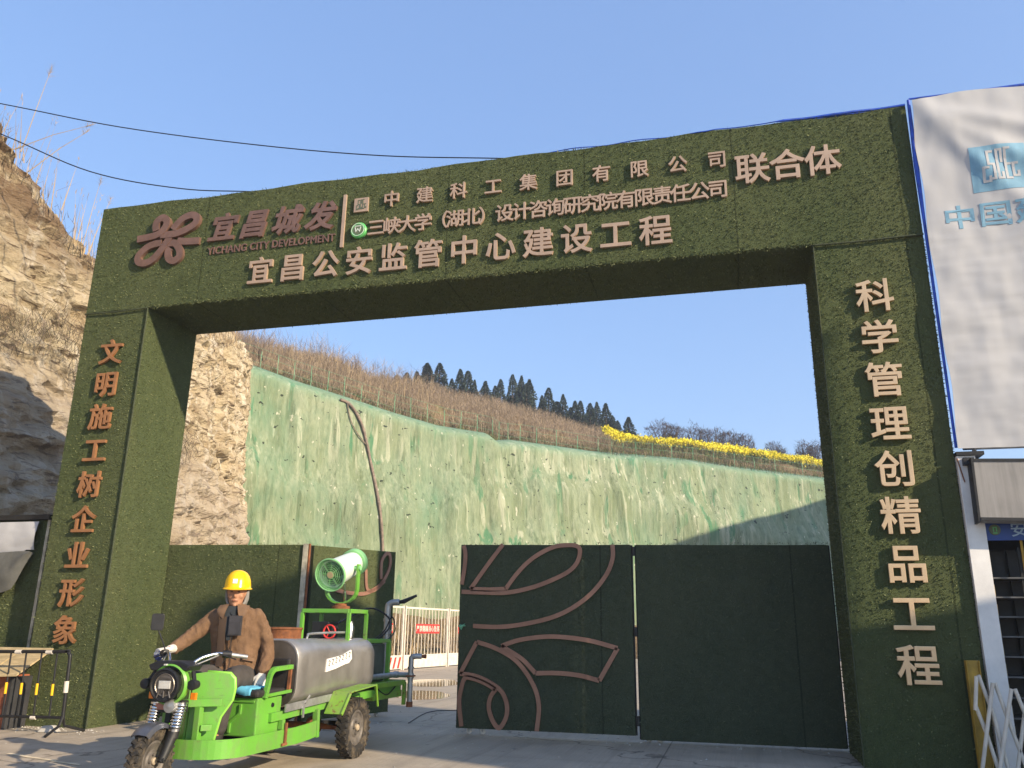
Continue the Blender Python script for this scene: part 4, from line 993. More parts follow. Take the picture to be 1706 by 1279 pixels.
for i in range(31):
    for j in range(13):
        x = -2.2 + 1.76 * i / 30; zt_ = 2.37 - .02 * math.sin(x * 3); dep = .50 * min(1, max(0.02, (-.42 - x) / .30)) * (1 + .2 * math.sin(x * 5)); v = j / 12
        vs.append((x + .04 * v, .18 - .06 * math.sin(v * 3) + .025 * fbm(x * 4, 2, v * 2, 3), zt_ - dep * v))
k_ = len(vs); vs += [(x, y + .008, z) for x, y, z in vs]
f1 = [(i * 13 + j, i * 13 + j + 1, (i + 1) * 13 + j + 1, (i + 1) * 13 + j) for i in range(30) for j in range(12)]
b.add(vs, f1 + [tuple(q + k_ for q in reversed(f)) for f in f1])
b.build('hanging_flap', 'banner_shade', tb_, smooth=True)  # dark grey puts the shade on the white cloth's back into the colour
# kennel-like box with board lid
kb = thing('wooden_box', 'reddish box with sloping pale board lid behind the striped barrier', 'box', (-.55, -.3, 0))
b = MB(); b.box((-.9, -.16, 0), (.72, .2, .68)); b.build('body', 'box_red', kb, bevel=.008)
b = MB(); b.box((.725, -.15, 0), (.77, .2, .66)); b.build('side_post', 'dark_in', kb)
lid = MB()
for i in range(4):
    x0 = -.95 + .49 * i; x1 = x0 + .482
    vs = [(x0, -.33, .66), (x1, -.33, .68), (x1, .24, 1.0), (x0, .24, 1.0)]
    lid.add(vs + [(x, y, z + .025) for x, y, z in vs], [(0, 3, 2, 1), (4, 5, 6, 7), (0, 1, 5, 4), (1, 2, 6, 5), (2, 3, 7, 6), (3, 0, 4, 7)])
lid.build('lid', 'board', kb)
# striped crowd barrier
br = thing('crowd_barrier', 'black tubular crowd barrier with yellow and white reflective bands', 'barrier', (1.24, -.62, 0))
fr = [(-2.6, 0, .96), (-.25, 0, 1.0), (-.08, 0, 1.01), (-.02, 0, .97), (0, 0, .88), (.03, 0, .2)]
b = MB(); b.tube(smooth_path(fr, 5), .022, 10); b.tube([(-2.6, 0, .16), (.03, 0, .2)], .018, 8); b.build('frame', 'black', br, smooth=True, auto=50)
bars = MB(); ye = MB(); wh = MB()
for i in range(10):
    bars.cut(); ye.cut()
    x = -.21 - .245 * i; z1 = .985 + .012 * x; bars.tube([(x, 0, z1), (x + .03, 0, .19)], .011, 8)
    ye.tube([(x + .0105, -.002, .60), (x + .0165, -.002, .46)], .0165, 8)
bars.builds('upright', 'black', br); ye.builds('yellow_band', 'yellow', br)
for x in (-.33, -.82, -1.4): wh.cut(); wh.tube([(x - .05, 0, .9955 + .014 * x), (x + .05, 0, .9985 + .014 * x)], .027, 10)
wh.cut(); wh.tube([(.006, 0, .64), (.013, 0, .50)], .028, 10); wh.cut(); wh.tube([(-.38, 0, .185), (-.46, 0, .184)], .024, 10)
wh.builds('white_band', 'fence_white', br)
b = MB()
for x in (.03, -2.3): b.cut(); b.tube([(x, 0, .22), (x, .05, .10), (x + .05, .36, .015)], .018, 8); b.tube([(x, 0, .22), (x, -.05, .10), (x + .08, -.34, .015)], .018, 8)
b.builds('foot', 'black', br)
b = MB(); vs = [(-.1, -.1, 0), (.16, -.08, 0), (.14, .1, 0), (-.08, .1, 0), (-.05, -.05, .08), (.1, -.04, .09), (.08, .06, .08), (-.05, .06, .07)]
b.add(vs, [(0, 3, 2, 1), (4, 5, 6, 7), (0, 1, 5, 4), (1, 2, 6, 5), (2, 3, 7, 6), (3, 0, 4, 7)]); o = b.build('concrete_block', 'concrete_wall', bevel=.02); o.location = (.92, -.45, 0); tag(o, 'rough grey block lying under the striped barrier', 'block')

# ---------------------------------------------------------------- site fence
FP_ = [(-1.92, 14.45), (-1.42, 17.87), (-.97, 21.3), (-.5, 24.7), (.0, 28.1)]
def fence_panel(p, q, label, striped):
    p = Vector((*p, .0)); q = Vector((*q, .0)); d = q - p; LN = d.length - .10
    root = thing('fence_panel', label, 'fence', p, math.atan2(d.y, d.x), 'white temporary fence panels')
    b = MB()
    for x in (.03, LN - .03): b.box((x - .03, -.03, .0), (x + .03, .03, 2.12))
    b.box((.061, -.025, 2.03), (LN - .061, .025, 2.09)); b.box((.061, -.02, .44), (LN - .061, .02, .48)); b.build('frame', 'fence_white', root)
    b = MB(); nb = 13
    for i in range(1, nb): x = LN * i / nb; b.cut(); b.tube([(x, 0, .48), (x, 0, 2.03)], .014, 6)
    b.builds('bar', 'fence_white', root)
    b = MB(); b.box((.062, -.012, .04), (LN - .062, .012, .438)); kp = b.build('kick_plate', 'fence_white', root)
    if striped:
        b = MB()
        for i in range(10):
            x = LN - .30 - .3 * i; b.prism([(x, .06), (x + .12, .06), (x + .25, .42), (x + .13, .42)], lambda u, v, dd: (u, dd, v), -.017, -.0135)
        b.build('stripe', 'red_sign', kp)
    b = MB(); b.box((LN * .24, -.035, 1.20), (LN * .78, -.02, 1.52)); sgn = b.build('warning_sign', 'red_sign', root)
    for i, ch in enumerate('严禁翻越当心坠落'):
        glyph(ch, LN * .275 + (LN * .47) * i / 7, 1.36, .19, .004, -.035, 'character', 'fence_white', sgn, .012)
    return root
fl = ['white barred fence panel with red sign, half hidden by the inner gate leaf', 'white barred fence panel with full red sign in the open gap', 'white barred fence panel cut off by the scroll gate leaf', 'white barred fence panel hidden farthest along behind the scroll leaf']
for i in range(4): fence_panel(FP_[i], FP_[i + 1], fl[i], i == 0)

# ---------------------------------------------------------------- cables
def cable(pts, rad, label):
    b = MB(); b.tube(smooth_path(pts, 8), rad, 6); tag(b.build('overhead_cable', 'cable', smooth=True), label, 'cable', 'cables tied to the gateway top')
cable([(-14, 1.4, 15.2), (-9, 1.35, 13.1), (-4.24, 1.3, 11.52), (-1.19, 1.3, 10.50), (1.86, 1.3, 9.66), (4.33, 1.3, 9.09), (6.67, 1.3, 8.70), (8.6, 1.28, 8.3), (10.2, 1.25, 7.9)], .011, 'upper black overhead cable running from the cliff to mid lintel')
cable([(-13, 1.4, 15.6), (-8, 1.35, 12.7), (-4.07, 1.3, 10.79), (-1.71, 1.3, 9.61), (.35, 1.3, 8.98), (1.97, 1.3, 8.70), (3.6, 1.28, 8.35), (4.6, 1.25, 7.9)], .011, 'lower black overhead cable reaching the left end of the lintel')
b = MB(); b.tube(smooth_path([(4.9, 2.2, .012), (4.6, 4.0, .012), (5.1, 4.5, .014), (5.6, 5.4, .012), (7.2, 6.6, .012)], 6), .007, 6); tag(b.build('ground_hose', 'cable'), 'thin black hose lying on the wet concrete beyond the gate', 'hose')

# ---------------------------------------------------------------- unseen blocks, added and shaped to cast shade on gate and slope
def office(x0, y0, x1, y1, h, label, mat):
    root = thing('shade_caster', label, 'building', (x0, y0, 0)); w_, d_ = x1 - x0, y1 - y0
    b = MB(); b.box((0, 0, 0), (w_, d_, h - .12)); b.build('wall', mat, root); b = MB(); b.box((-.06, -.06, h - .118), (w_ + .06, d_ + .06, h)); b.build('roof', 'caster_roof', root)
    nf = max(1, int(h // 2.7))
    for f in range(nf):
        for k in range(max(1, int(d_ // 2.2))):
            y = 1.0 + k * 2.2
            if y + .6 > d_: continue
            b = MB(); b.box((-.04, y - .5, f * 2.7 + 1.0), (-.003, y + .5, f * 2.7 + 2.1)); wn_ = b.build('window', 'white_paint', root)
            b = MB(); b.box((-.05, y - .44, f * 2.7 + 1.06), (-.042, y + .44, f * 2.7 + 2.04)); b.build('pane', 'glass_dark', wn_)
def block(foot, h, label, mat, rows=3):
    root = thing('shade_caster', label, 'building', (*foot[0], 0)); o0 = Vector((*foot[0], 0)); P = [(x - o0.x, y - o0.y) for x, y in foot]
    b = MB(); b.prism(P, lambda u, v, d: (u, v, d), 0, h - .15); b.build('wall', mat, root); b = MB(); b.prism([(x * 1.02 - .02, y * 1.02) for x, y in P], lambda u, v, d: (u, v, d), h - .148, h); b.build('roof', 'caster_roof', root)
    A_, B_ = Vector((*P[0], 0)), Vector((*P[1], 0)); d = (B_ - A_); L_n = d.length; d.normalize(); nn = Vector((d.y, -d.x, 0)); nn = nn if nn.dot(Vector((P[2][0], P[2][1], 0)) - B_) < 0 else -nn
    for f in range(rows):
        for k in range(int(L_n // 2.0)):
            c = A_ + d * (1.0 + 2.0 * k); z = (h / rows) * f + .9
            b = MB(); b.bar(c + nn * .02 + Vector((0, 0, z)), c + nn * .02 + Vector((0, 0, z + 1.1)), .9, .06, up=nn); wn_ = b.build('window', 'white_paint', root)
            b = MB(); b.bar(c + nn * .055 + Vector((0, 0, z + .05)), c + nn * .055 + Vector((0, 0, z + 1.05)), .8, .01, up=nn); b.build('pane', 'glass_dark', wn_)
sv = (1.6, -.8)
def sheared(p, q, k): return [p, q, (q[0] + sv[0] * k, q[1] + sv[1] * k), (p[0] + sv[0] * k, p[1] + sv[1] * k)]
block(sheared((22.35, -7.02), (24.82, -5.58), 2.2), 11.5, 'unseen tall white block added to shade the gate leaves', 'white_paint', 4)
block(sheared((21.5, -4.33), (29.2, -2.1), 2.0), 6.5, 'unseen long low block added to shade the foot of the right pillar', 'concrete_wall', 2)
block(sheared((33.7, 33.0), (35.9, 45.8), 6), 20, 'unseen pale block added to shade the lower right of the netted slope', 'concrete_wall', 6)
# loose grit swept against the gate feet
b = MB()
for _ in range(900):
    k = rng.random()
    if k < .35: x, y = rng.uniform(1.2, 11), rng.uniform(.9, 2.2)
    elif k < .6: x, y = rng.uniform(-1, 1.6), -abs(rng.gauss(0, .35)) - .02
    else: x, y = rng.uniform(1, 12), rng.uniform(-3.2, 8)
    s = rng.uniform(.004, .016); a = rng.random() * 6.28
    c, s_ = math.cos(a) * s, math.sin(a) * s
    b.add([(x - c, y - s_, .001), (x + s_, y - c, .001), (x + c * 1.3, y + s_, .001), (x, y, s * .9)], [(0, 1, 3), (1, 2, 3), (2, 0, 3)], 0)
tag(b.build('grit', 'concrete_wall'), 'loose grit and pebbles scattered over the concrete by the gate', 'gravel', kind='stuff')

# ================================================================ CARGO TRICYCLE (x forward, y left, z up)
M['rim_grey'] = simple('rim_grey', (.13, .115, .10), .6, .3, .4, 14, .1)
M['mud_pale'] = simple('mud_pale', (.36, .29, .20), .8, 0, .3, 12, .1)
M['rust_floor'] = simple('rust_floor', (.075, .06, .05), .8, .1, .5, 8, .1)
M['green_light'] = rust_paint('green_light', (.25, .62, .06), .2)
M['steel_cap'] = simple('steel_cap', (.25, .22, .19), .42, .8, .3, 4, .06)
M['cabinet'] = simple('cabinet', (.06, .075, .06), .6, 0, .3, 6)
M['green_dark'] = simple('green_dark', (.035, .12, .035), .5)
M['fender_grey'] = simple('fender_grey', (.10, .105, .12), .3, .5, .3, 6)
M['plate_red'] = simple('plate_red', (.32, .13, .09), .5)
M['pouch'] = simple('pouch', (.035, .032, .034), .35, 0, .3, 9, .05)
TO, TA = (5.03, -1.19, 0), R(-91)
tri = thing('cargo_tricycle', 'bright green three wheeled water tanker with steel tank and spray cannon', 'tricycle', TO, TA)
RY = lambda c: Matrix.Translation(c) @ Matrix.Rotation(R(-90), 4, 'X')     # lathe axis -> +y
def wheel(c, Rr, wd, lug, rot=0., n=24):
    mt = Matrix.Translation(c) @ Matrix.Rotation(rot, 4, 'Z') @ Matrix.Rotation(R(-90), 4, 'X')
    b = MB(); h = wd / 2
    b.lathe([(Rr * .60, -h * .72), (Rr * .70, -h * .95), (Rr * .86, -h), (Rr * .955, -h * .86), (Rr * .985, -h * .4), (Rr * .985, h * .4), (Rr * .955, h * .86), (Rr * .86, h), (Rr * .70, h * .95), (Rr * .60, h * .72), (Rr * .60, -h * .72)], 48, mt)
    for i in range(n):
        for s in (-1, 1):
            a = 2 * math.pi * (i + (.5 if s > 0 else 0)) / n
            m2 = mt @ Matrix.Rotation(a, 4, 'Z') @ Matrix.Translation((Rr * .99, 0, s * h * .44)) @ Matrix.Rotation(R(28 * s), 4, 'X')
            b.box((-.02, -Rr * .055, -h * .50), (lug, Rr * .055, h * .50), 0, m2)
            m3 = mt @ Matrix.Rotation(a, 4, 'Z') @ Matrix.Translation((Rr * .90, 0, s * h * .93))
            b.box((-.02, -Rr * .035, -.008), (.024, Rr * .035, .008), 0, m3)
    for i in range(n // 2):     # mud caught between the lugs
        pass
    tyre = b.build('wheel', 'rubber', tri)
    b = MB(); b.lathe([(Rr * .605, -h * .6), (Rr * .60, h * .62), (Rr * .53, h * .66), (Rr * .49, h * .45), (Rr * .33, h * .30), (Rr * .28, h * .52), (Rr * .12, h * .55), (.0, h * .55)], 36, mt)
    b.lathe([(.0, -h * .3), (Rr * .3, -h * .3), (Rr * .49, -h * .45), (Rr * .605, -h * .6)], 36, mt)
    for k in range(5):
        a = 2 * math.pi * k / 5; m2 = mt @ Matrix.Translation((Rr * .21 * math.cos(a), Rr * .21 * math.sin(a), h * .53)); b.lathe([(.011, 0), (.011, .018), (0, .018)], 6, m2)
    rim = b.build('rim', 'rim_grey', tyre, smooth=True, auto=35)
    b = MB(); b.lathe([(Rr * .11, h * .4), (Rr * .11, h * .85), (Rr * .08, h * 1.0), (0, h * 1.0)], 20, mt); b.build('hub_cap', 'mud_pale', tyre)
    return tyre
def rubber_mat():
    n = N('tyre_rubber'); f = n.noise(9, 6, .7)
    n.color(n.ramp(f, [(.46, (.028, .026, .024)), (.66, (.12, .095, .065))])); n.set(.9, 0, .2); n.bump(n.noise(40, 4), .3, .01); return n.m
M['rubber'] = rubber_mat()
wheel((0, .53, .31), .305, .13, .008, 0, 30); wheel((0, -.53, .31), .305, .13, .008, 0, 30)
b = MB(); b.tube([(0, -.47, .31), (0, .47, .31)], .035, 12); b.sphere((0, .05, .31), .10, 14, 10); b.build('axle', 'rust', tri)
b = MB()
for y in (-.34, .34):
    b.cut()
    for k in range(3):
        b.tube([(.42 - .09 * k, y, .40 - .02 * k), (0, y, .36 - .018 * k), (-.42 + .09 * k, y, .40 - .02 * k)], .011, 6)
b.builds('leaf_spring', 'steel_dark', tri)
# chassis
b = MB()
for s in (-1, 1):
    b.bar((1.5, s * .38, .53), (-1.60, s * .38, .635), .05, .08)
    b.bar((1.30, s * .40, .50), (1.30, s * .40, .41), .05, .05); b.bar((.64, s * .41, .54), (.62, s * .41, .27), .06, .05)
b.bar((-1.58, -.40, .635), (-1.58, .40, .635), .05, .08); b.bar((1.4, -.35, .535), (1.4, .35, .535), .05, .07); b.bar((.0, -.35, .585), (.0, .35, .585), .05, .07)
b.build('chassis', 'green_paint', tri, bevel=.004)
b = MB()
for s in (-1, 1): b.cut(); b.bar((1.32, s * .435, .60), (.36, s * .435, .64), .012, .07); b.bar((.98, s * .445, .62), (.98, s * .445, .49), .012, .03); b.bar((.96, s * .447, .62), (.87, s * .447, .69), .014, .014)
b.builds('tank_cradle', 'galv', tri)
# low skirt running round the front
b = MB(); P = [(.60, .43), (1.3, .43), (1.88, .43), (2.04, .41), (2.17, .34), (2.26, .2), (2.29, 0)]; P = P + [(x, -y) for x, y in P[-2::-1]]
P = [(v.x, v.y) for v in smooth_path([(a, c, 0) for a, c in P], 3)]
vs = []
for x, y in P:
    zb = .255 + max(0, .9 - x) * .10; ht = .155
    nv = Vector((x - 1.4, y * 2, 0)); nv.normalize()
    vs += [(x, y, zb), (x, y, zb + ht), (x - nv.x * .018, y - nv.y * .018, zb + ht), (x - nv.x * .018, y - nv.y * .018, zb)]
fs = []
for i in range(len(P) - 1):
    for k in range(4): fs.append((i * 4 + k, i * 4 + (k + 1) % 4, (i + 1) * 4 + (k + 1) % 4, (i + 1) * 4 + k))
fs += [(0, 1, 2, 3), tuple((len(P) - 1) * 4 + k for k in (3, 2, 1, 0))]
b.add(vs, fs)
sk_ = b.build('skirt', 'green_paint', tri)
b = MB(); b.box((1.27, .436, .29), (1.30, .452, .47)); b.box((1.25, .436, .27), (1.34, .45, .292)); b.build('hinge', 'rust', sk_)
b = MB(); b.prism([(2.25, .15), (2.13, .32), (1.95, .405), (1.22, .405), (1.22, -.405), (1.95, -.405), (2.13, -.32), (2.25, -.15)], lambda u, v, d: (u, v, d), .335, .35); b.build('floor_plate', 'rust_floor', tri)
# battery and seat box
b = MB(); b.box((1.28, -.37, .38), (1.71, .37, .715)); sb_ = b.build('seat_box', 'green_paint', tri, bevel=.012)
b = MB()
for y in (-.24, -.12, .0): b.cut(); b.ribbon([(y, .42), (y, .49), (y + .05, .56), (y + .05, .65)], .022, lambda u, v, d: (d, u, v), 1.708, 1.722)
b.cut(); b.ribbon([(.10, .41), (.10, .50), (.20, .58), (.20, .66)], .026, lambda u, v, d: (d, u, v), 1.708, 1.726)
b.cut(); b.box((1.70, -.32, .675), (1.72, .34, .695)); b.builds('pressed_rib', 'green_paint', sb_, bevel=.004)
b = MB(); b.lathe([(0, .012), (.018, .012), (.022, 0)], 14, RY((1.45, .37, .64))); b.build('lock', 'black', sb_)
b = MB(); b.box((1.24, -.385, .72), (1.75, .385, .785)); b.build('seat', 'seat', tri, bevel=.025)
b = MB(); b.box((1.15, -.37, .70), (1.20, .37, 1.05)); b.build('backrest', 'seat', tri, bevel=.02)
b = MB(); vs = []
for i in range(17):
    for j in range(17):
        x = 1.42 + .35 * i / 16; y = -.02 + .33 * j / 16; z = .80 + .02 * fbm(x * 9, y * 9, 0, 3) + .015
        if i == 16: z -= .07
        if i == 15: z -= .012
        vs.append((x if i < 16 else x - .012, y, z))
b.add(vs, [(i * 17 + j, (i + 1) * 17 + j, (i + 1) * 17 + j + 1, i * 17 + j + 1) for i in range(16) for j in range(16)])
o = b.build('seat_pad', 'blue_cloth', smooth=True); o.location = TO; o.rotation_euler = (0, 0, TA); tag(o, 'light blue cloth pad on the black tricycle seat under the driver', 'pad')
sm_ = o.modifiers.new('solid', 'SOLIDIFY'); sm_.thickness = .018
b = MB(); P = smooth_path([(1.62, .385, .71), (1.58, .385, .84), (1.56, .385, .91), (1.51, .385, .955), (1.44, .385, .965), (1.17, .385, .975)], 5)
for s in (1, -1):
    b.cut()
    for i in range(len(P) - 1): b.bar((P[i].x, P[i].y * s, P[i].z), (P[i + 1].x, P[i + 1].y * s, P[i + 1].z), .042, .042, up=(0, 1, 0))
    b.bar((1.63, s * .385, .73), (1.16, s * .385, .75), .034, .03)
b.builds('side_rail', 'green_paint', tri, bevel=.003)
b = MB()
for s in (1, -1): b.cut(); b.bar((1.20, s * .385, .75), (1.19, s * .385, .955), .028, .028)
b.builds('rail_post', 'rust', tri)
# leg shield
b = MB(); poly = [(0, .29), (.60, .29), (.66, .42), (.74, .58), (.97, .72), (1.0, .82), (.965, .90), (.86, .94), (.30, .955), (0, .94)]
for s in (1, -1):
    A_ = Vector((2.18, -.03, 0)); B_ = Vector((2.0, s * .285, 0)); dv = (B_ - A_); nv = Vector((dv.y * s, -dv.x * s, 0)).normalized()
    b.prism(poly if s > 0 else poly[::-1], lambda u, v, d: A_ + dv * u + Vector((-.05 * (v - .17), 0, v)) + nv * d, 0, .022)
sh_ = b.build('leg_shield', 'green_paint', tri, bevel=.006)
b = MB()
for s in (1, -1):
    A_ = Vector((2.18, -.03, 0)); B_ = Vector((2.0, s * .285, 0)); dv = (B_ - A_)
    b.cut(); E_ = [A_ + dv * u + Vector((-.05 * (v - .17), 0, v)) for u, v in poly[1:9]]
    b.tube(E_, .016, 8)
b.builds('rolled_edge', 'green_light', sh_, smooth=True)
b = MB()
b.bar((2.29, -.05, .70), (2.10, .25, .705), .05, .062); b.bar((2.29, -.07, .70), (2.10, -.36, .705), .05, .062)
b.bar((2.20, .10, .67), (2.20, .10, .27), .055, .06); b.bar((2.20, -.22, .67), (2.20, -.22, .27), .055, .06)
b.bar((2.20, .13, .50), (2.14, .20, .50), .05, .05); b.bar((2.28, -.08, .67), (2.27, -.08, .30), .05, .06)
b.build('front_frame', 'green_paint', tri, bevel=.004)
# water tank
def rrect(hw, z0, z1, r, x, n=7, bulge=.012):
    pts = []
    for (cy, cz, a0) in ((hw - r, z1 - r, 0), (-hw + r, z1 - r, 90), (-hw + r, z0 + r, 180), (hw - r, z0 + r, 270)):
        for k in range(n): a = R(a0 + 90 * k / (n - 1)); pts.append((x, cy + r * math.cos(a), cz + r * math.sin(a)))
    return pts
b = MB(); rings = []
for k in range(13):
    t = k / 12; x = 1.10 - 1.77 * t; dz = .045 * t
    rings.append(rrect(.428 + .008 * math.sin(t * 9), .585 + dz, 1.232 + .004 * math.sin(t * 7), .19, x))
rings = [rrect(.418, .595, 1.222, .185, 1.118)] + rings + [rrect(.41, .64, 1.215, .18, -.685)]
b.loft(rings, cap=False)
tank = b.build('water_tank', 'tank', tri, smooth=True, auto=50)
b = MB(); b.loft([rrect(.418, .595, 1.222, .185, 1.119), rrect(.405, .608, 1.21, .18, 1.123), rrect(.395, .618, 1.20, .175, 1.100), rrect(.20, .80, 1.0, .09, 1.112), rrect(.02, .89, .91, .009, 1.115)]); b.cut(); b.loft([rrect(.41, .64, 1.215, .18, -.686), rrect(.2, .82, 1.05, .09, -.695), rrect(.02, .93, .95, .009, -.698)]); b.builds('end_cap', 'steel_cap', tank, smooth=True, auto=40)
b = MB(); b.lathe([(.185, 0), (.19, .10), (.20, .105), (.20, .125), (0, .13)], 32, Matrix.Translation((.69, -.02, 1.222))); b.build('filler_lid', 'rust', tank, smooth=True, auto=35)
b = MB(); b.tube(smooth_path([(.66, .24, 1.215), (.62, .23, 1.26), (.48, .20, 1.285), (-.15, .26, 1.30), (-.32, .24, 1.29), (-.36, .24, 1.23)], 5), .013, 8); b.build('top_pipe', 'galv', tank, smooth=True)
b = MB(); P2 = [(.55, .90), (.53, 1.03), (.20, 1.06), (-.02, 1.115), (-.05, 1.02), (.02, .975), (.12, .965), (.34, .925)]
b.prism([(x, z) for x, z in P2], lambda u, v, d: (u, d, v), .428, .4405); nt_ = b.build('notice', 'white_paint', tank)
b = MB(); rr_ = random.Random(3)
for i in range(7):
    x = .49 - .078 * i; z = .985 + .013 * i
    b.cut(); b.ribbon([(x + .02, z + .02), (x, z + .028), (x - .02, z + .02), (x - .005, z), (x + .012, z - .02), (x - .018, z - .026)], .008, lambda u, v, d: (u, d, v), .4405, .4425)
b.builds('scrawl', 'black', nt_)
# fenders, rear deck
b = MB()
for s in (1, -1):
    b.cut(); b.prism([(.535, .49), (.35, .70), (-.30, .74), (-.30, .728), (.343, .687), (.525, .485)], lambda u, v, d: (u, s * d, v), .44, .66)
    b.bar((-.29, s * .648, .725), (-.36, s * .648, .50), .02, .02); b.bar((.36, s * .648, .685), (.54, s * .648, .485), .018, .03)
b.builds('fender', 'green_worn', tri, bevel=.004)
b = MB(); b.box((-1.62, -.45, .70), (-.70, .45, .716)); b.bar((-1.62, .45, .69), (-.70, .45, .69), .02, .06); b.bar((-1.62, -.45, .69), (-.70, -.45, .69), .02, .06); b.bar((-1.62, -.45, .69), (-1.62, .45, .69), .02, .06); b.bar((-1.60, .45, .70), (-1.60, .45, .42), .04, .05); b.box((-1.60, -.42, .52), (-.75, .42, .60)); b.build('rear_deck', 'green_worn', tri, bevel=.004)
b = MB()
for y in (-.32, .30): b.bar((-1.38, y, .717), (-1.38, y, 1.20), .05, .05)
b.bar((-1.38, -.32, 1.2), (-1.38, .30, 1.2), .045, .045); b.bar((-1.38, .30, 1.2), (-.70, .30, 1.2), .045, .045)
b.build('rear_frame', 'green_paint', tri, bevel=.003)
b = MB(); b.box((-1.33, -.25, .72), (-.76, .27, 1.16)); b.build('pump_cabinet', 'cabinet', tri, bevel=.01)
def pipe(pts, r, joints=()):
    b = MB(); b.tube(smooth_path(pts, 4) if len(pts) > 2 else pts, r, 12)
    for p, q in joints: b.tube([p, q], r * 1.3, 12)
    return b.build('spray_pipe', 'galv', tri, smooth=True, auto=40)
v1 = pipe([(-1.70, .12, .73), (-1.70, .12, 1.2), (-1.70, .12, 1.60), (-1.705, .14, 1.66), (-1.715, .19, 1.685), (-1.73, .27, 1.69)], .042, [((-1.70, .12, 1.28), (-1.70, .12, 1.33)), ((-1.70, .12, 1.44), (-1.70, .12, 1.48))])
b = MB(); b.tube([(-1.73, .27, 1.69), (-1.74, .33, 1.70), (-1.77, .50, 1.78)], [.022, .03, .016], 8); b.build('valve_lever', 'black', v1)
v2 = pipe([(-1.60, .53, .40), (-1.60, .53, .95), (-1.605, .54, .995), (-1.61, .59, 1.01), (-1.63, .66, 1.01)], .034, [((-1.60, .53, .74), (-1.60, .53, .80)), ((-1.60, .53, .86), (-1.60, .53, .88))])
b = MB(); b.tube([(-1.63, .66, 1.01), (-1.64, .72, 1.01)], [.02, .028], 8); b.tube([(-1.60, .53, .395), (-1.60, .53, .46)], .042, 10); b.box((-1.65, .48, .76), (-1.55, .58, .778)); b.build('pipe_cap', 'rust', v2)
pipe([(-1.60, .10, .78), (-1.60, .51, .78)], .032, [((-1.60, .30, .78), (-1.60, .36, .78))]); pipe([(-.70, .33, .78), (-1.62, .33, .78)], .034)
b = MB(); b.tube(smooth_path([(-1.1, .2, 1.16), (-1.4, .28, 1.35), (-1.62, .16, 1.5), (-1.4, .0, 1.60), (-.9, -.1, 1.45), (-.5, -.1, 1.35)], 6), .012, 6); b.cut(); b.tube(smooth_path([(-1.3, .3, 1.2), (-1.6, .28, 1.32), (-1.67, .2, 1.5), (-1.63, .1, 1.3), (-1.42, -.1, 1.1)], 6), .009, 6); b.cut()
b.tube(smooth_path([(-.85, .40, .66), (-1.1, .43, .57), (-1.4, .42, .66)], 5), .008, 5); b.builds('hose', 'black', tri, smooth=True)
# stand, pump and spray cannon
b = MB(); xs = (-.19, -.66); ys = (-.30, .30)
for x in xs: b.bar((x, ys[0], 1.54), (x, ys[1], 1.54), .042, .045)
for y in ys: b.bar((xs[0], y, 1.54), (xs[1], y, 1.54), .042, .045)
b.bar((-.50, ys[0], 1.54), (-.50, ys[1], 1.54), .12, .03)
for x in xs:
    for y in (-.30, .30): b.bar((x, y, 1.52), (x, y, 1.20), .04, .04)
b.build('cannon_stand', 'green_paint', tri, bevel=.003)
b = MB(); b.box((-.50, -.20, 1.235), (-.24, .02, 1.42)); b.build('engine', 'black', tri, bevel=.012)
b = MB(); b.tube([(-.215, .05 + .075 * math.cos(a * .3927), 1.305 + .075 * math.sin(a * .3927)) for a in range(16)], .011, 6, closed=True)
for a in (0, 2.1, 4.2): b.tube([(-.215, .05, 1.305), (-.215, .05 + .07 * math.cos(a), 1.305 + .07 * math.sin(a))], .007, 5)
b.build('hand_wheel', 'red_sign', tri)
b = MB(); b.lathe([(.05, 0), (.05, .13), (.038, .15), (.038, .19), (0, .19)], 18, Matrix.Translation((-.40, .22, 1.235))); b.build('separator_cup', 'chrome', tri, smooth=True, auto=40)
CA = Vector((-.955, .0, .30)).normalized(); CM = Vector((-.56, 0, 2.055))
CQ = Matrix.Translation(CM) @ CA.to_track_quat('Z', 'Y').to_matrix().to_4x4()
b = MB(); b.lathe([(.165, -.30), (.158, -.10), (.150, .10), (.140, .27), (.118, .27), (.13, .1), (.145, -.1), (.15, -.3), (.165, -.30)], 40, CQ)
can = b.build('spray_cannon', 'cannon_white', tri, smooth=True, auto=40)
b = MB(); b.lathe([(.195, -.36), (.200, -.345), (.195, -.325), (.172, -.285), (.164, -.285), (.180, -.33), (.185, -.36), (.195, -.36)], 40, CQ); b.build('intake_ring', 'green_cannon', can, smooth=True, auto=50)
b = MB(); b.lathe([(.142, .25), (.165, .255), (.17, .265), (.17, .34), (.158, .345), (.15, .335), (.125, .27), (.142, .25)], 40, CQ); b.build('outlet_ring', 'green_cannon', can, smooth=True, auto=50)
b = MB()
for r0 in (.045, .07, .095, .12, .145, .168): b.tube([CQ @ Vector((r0 * math.cos(a * .2618), r0 * math.sin(a * .2618), -.345)) for a in range(24)], .0035, 5, closed=True)
for a in range(4): t = a * math.pi / 4 + .2; b.tube([CQ @ Vector((.185 * math.cos(t), .185 * math.sin(t), -.342)), CQ @ Vector((-.185 * math.cos(t), -.185 * math.sin(t), -.342))], .0035, 5)
b.build('grille', 'green_cannon', can)
b = MB(); b.lathe([(0, -.352), (.038, -.352), (.04, -.345), (.04, -.31), (.0, -.31)], 20, CQ); b.build('hub', 'board', can)
b = MB(); 
for k in range(6):
    a = k * 1.047; b.bar(CQ @ Vector((.03 * math.cos(a), .03 * math.sin(a), -.27)), CQ @ Vector((.145 * math.cos(a), .145 * math.sin(a), -.25)), .05, .006, up=CA)
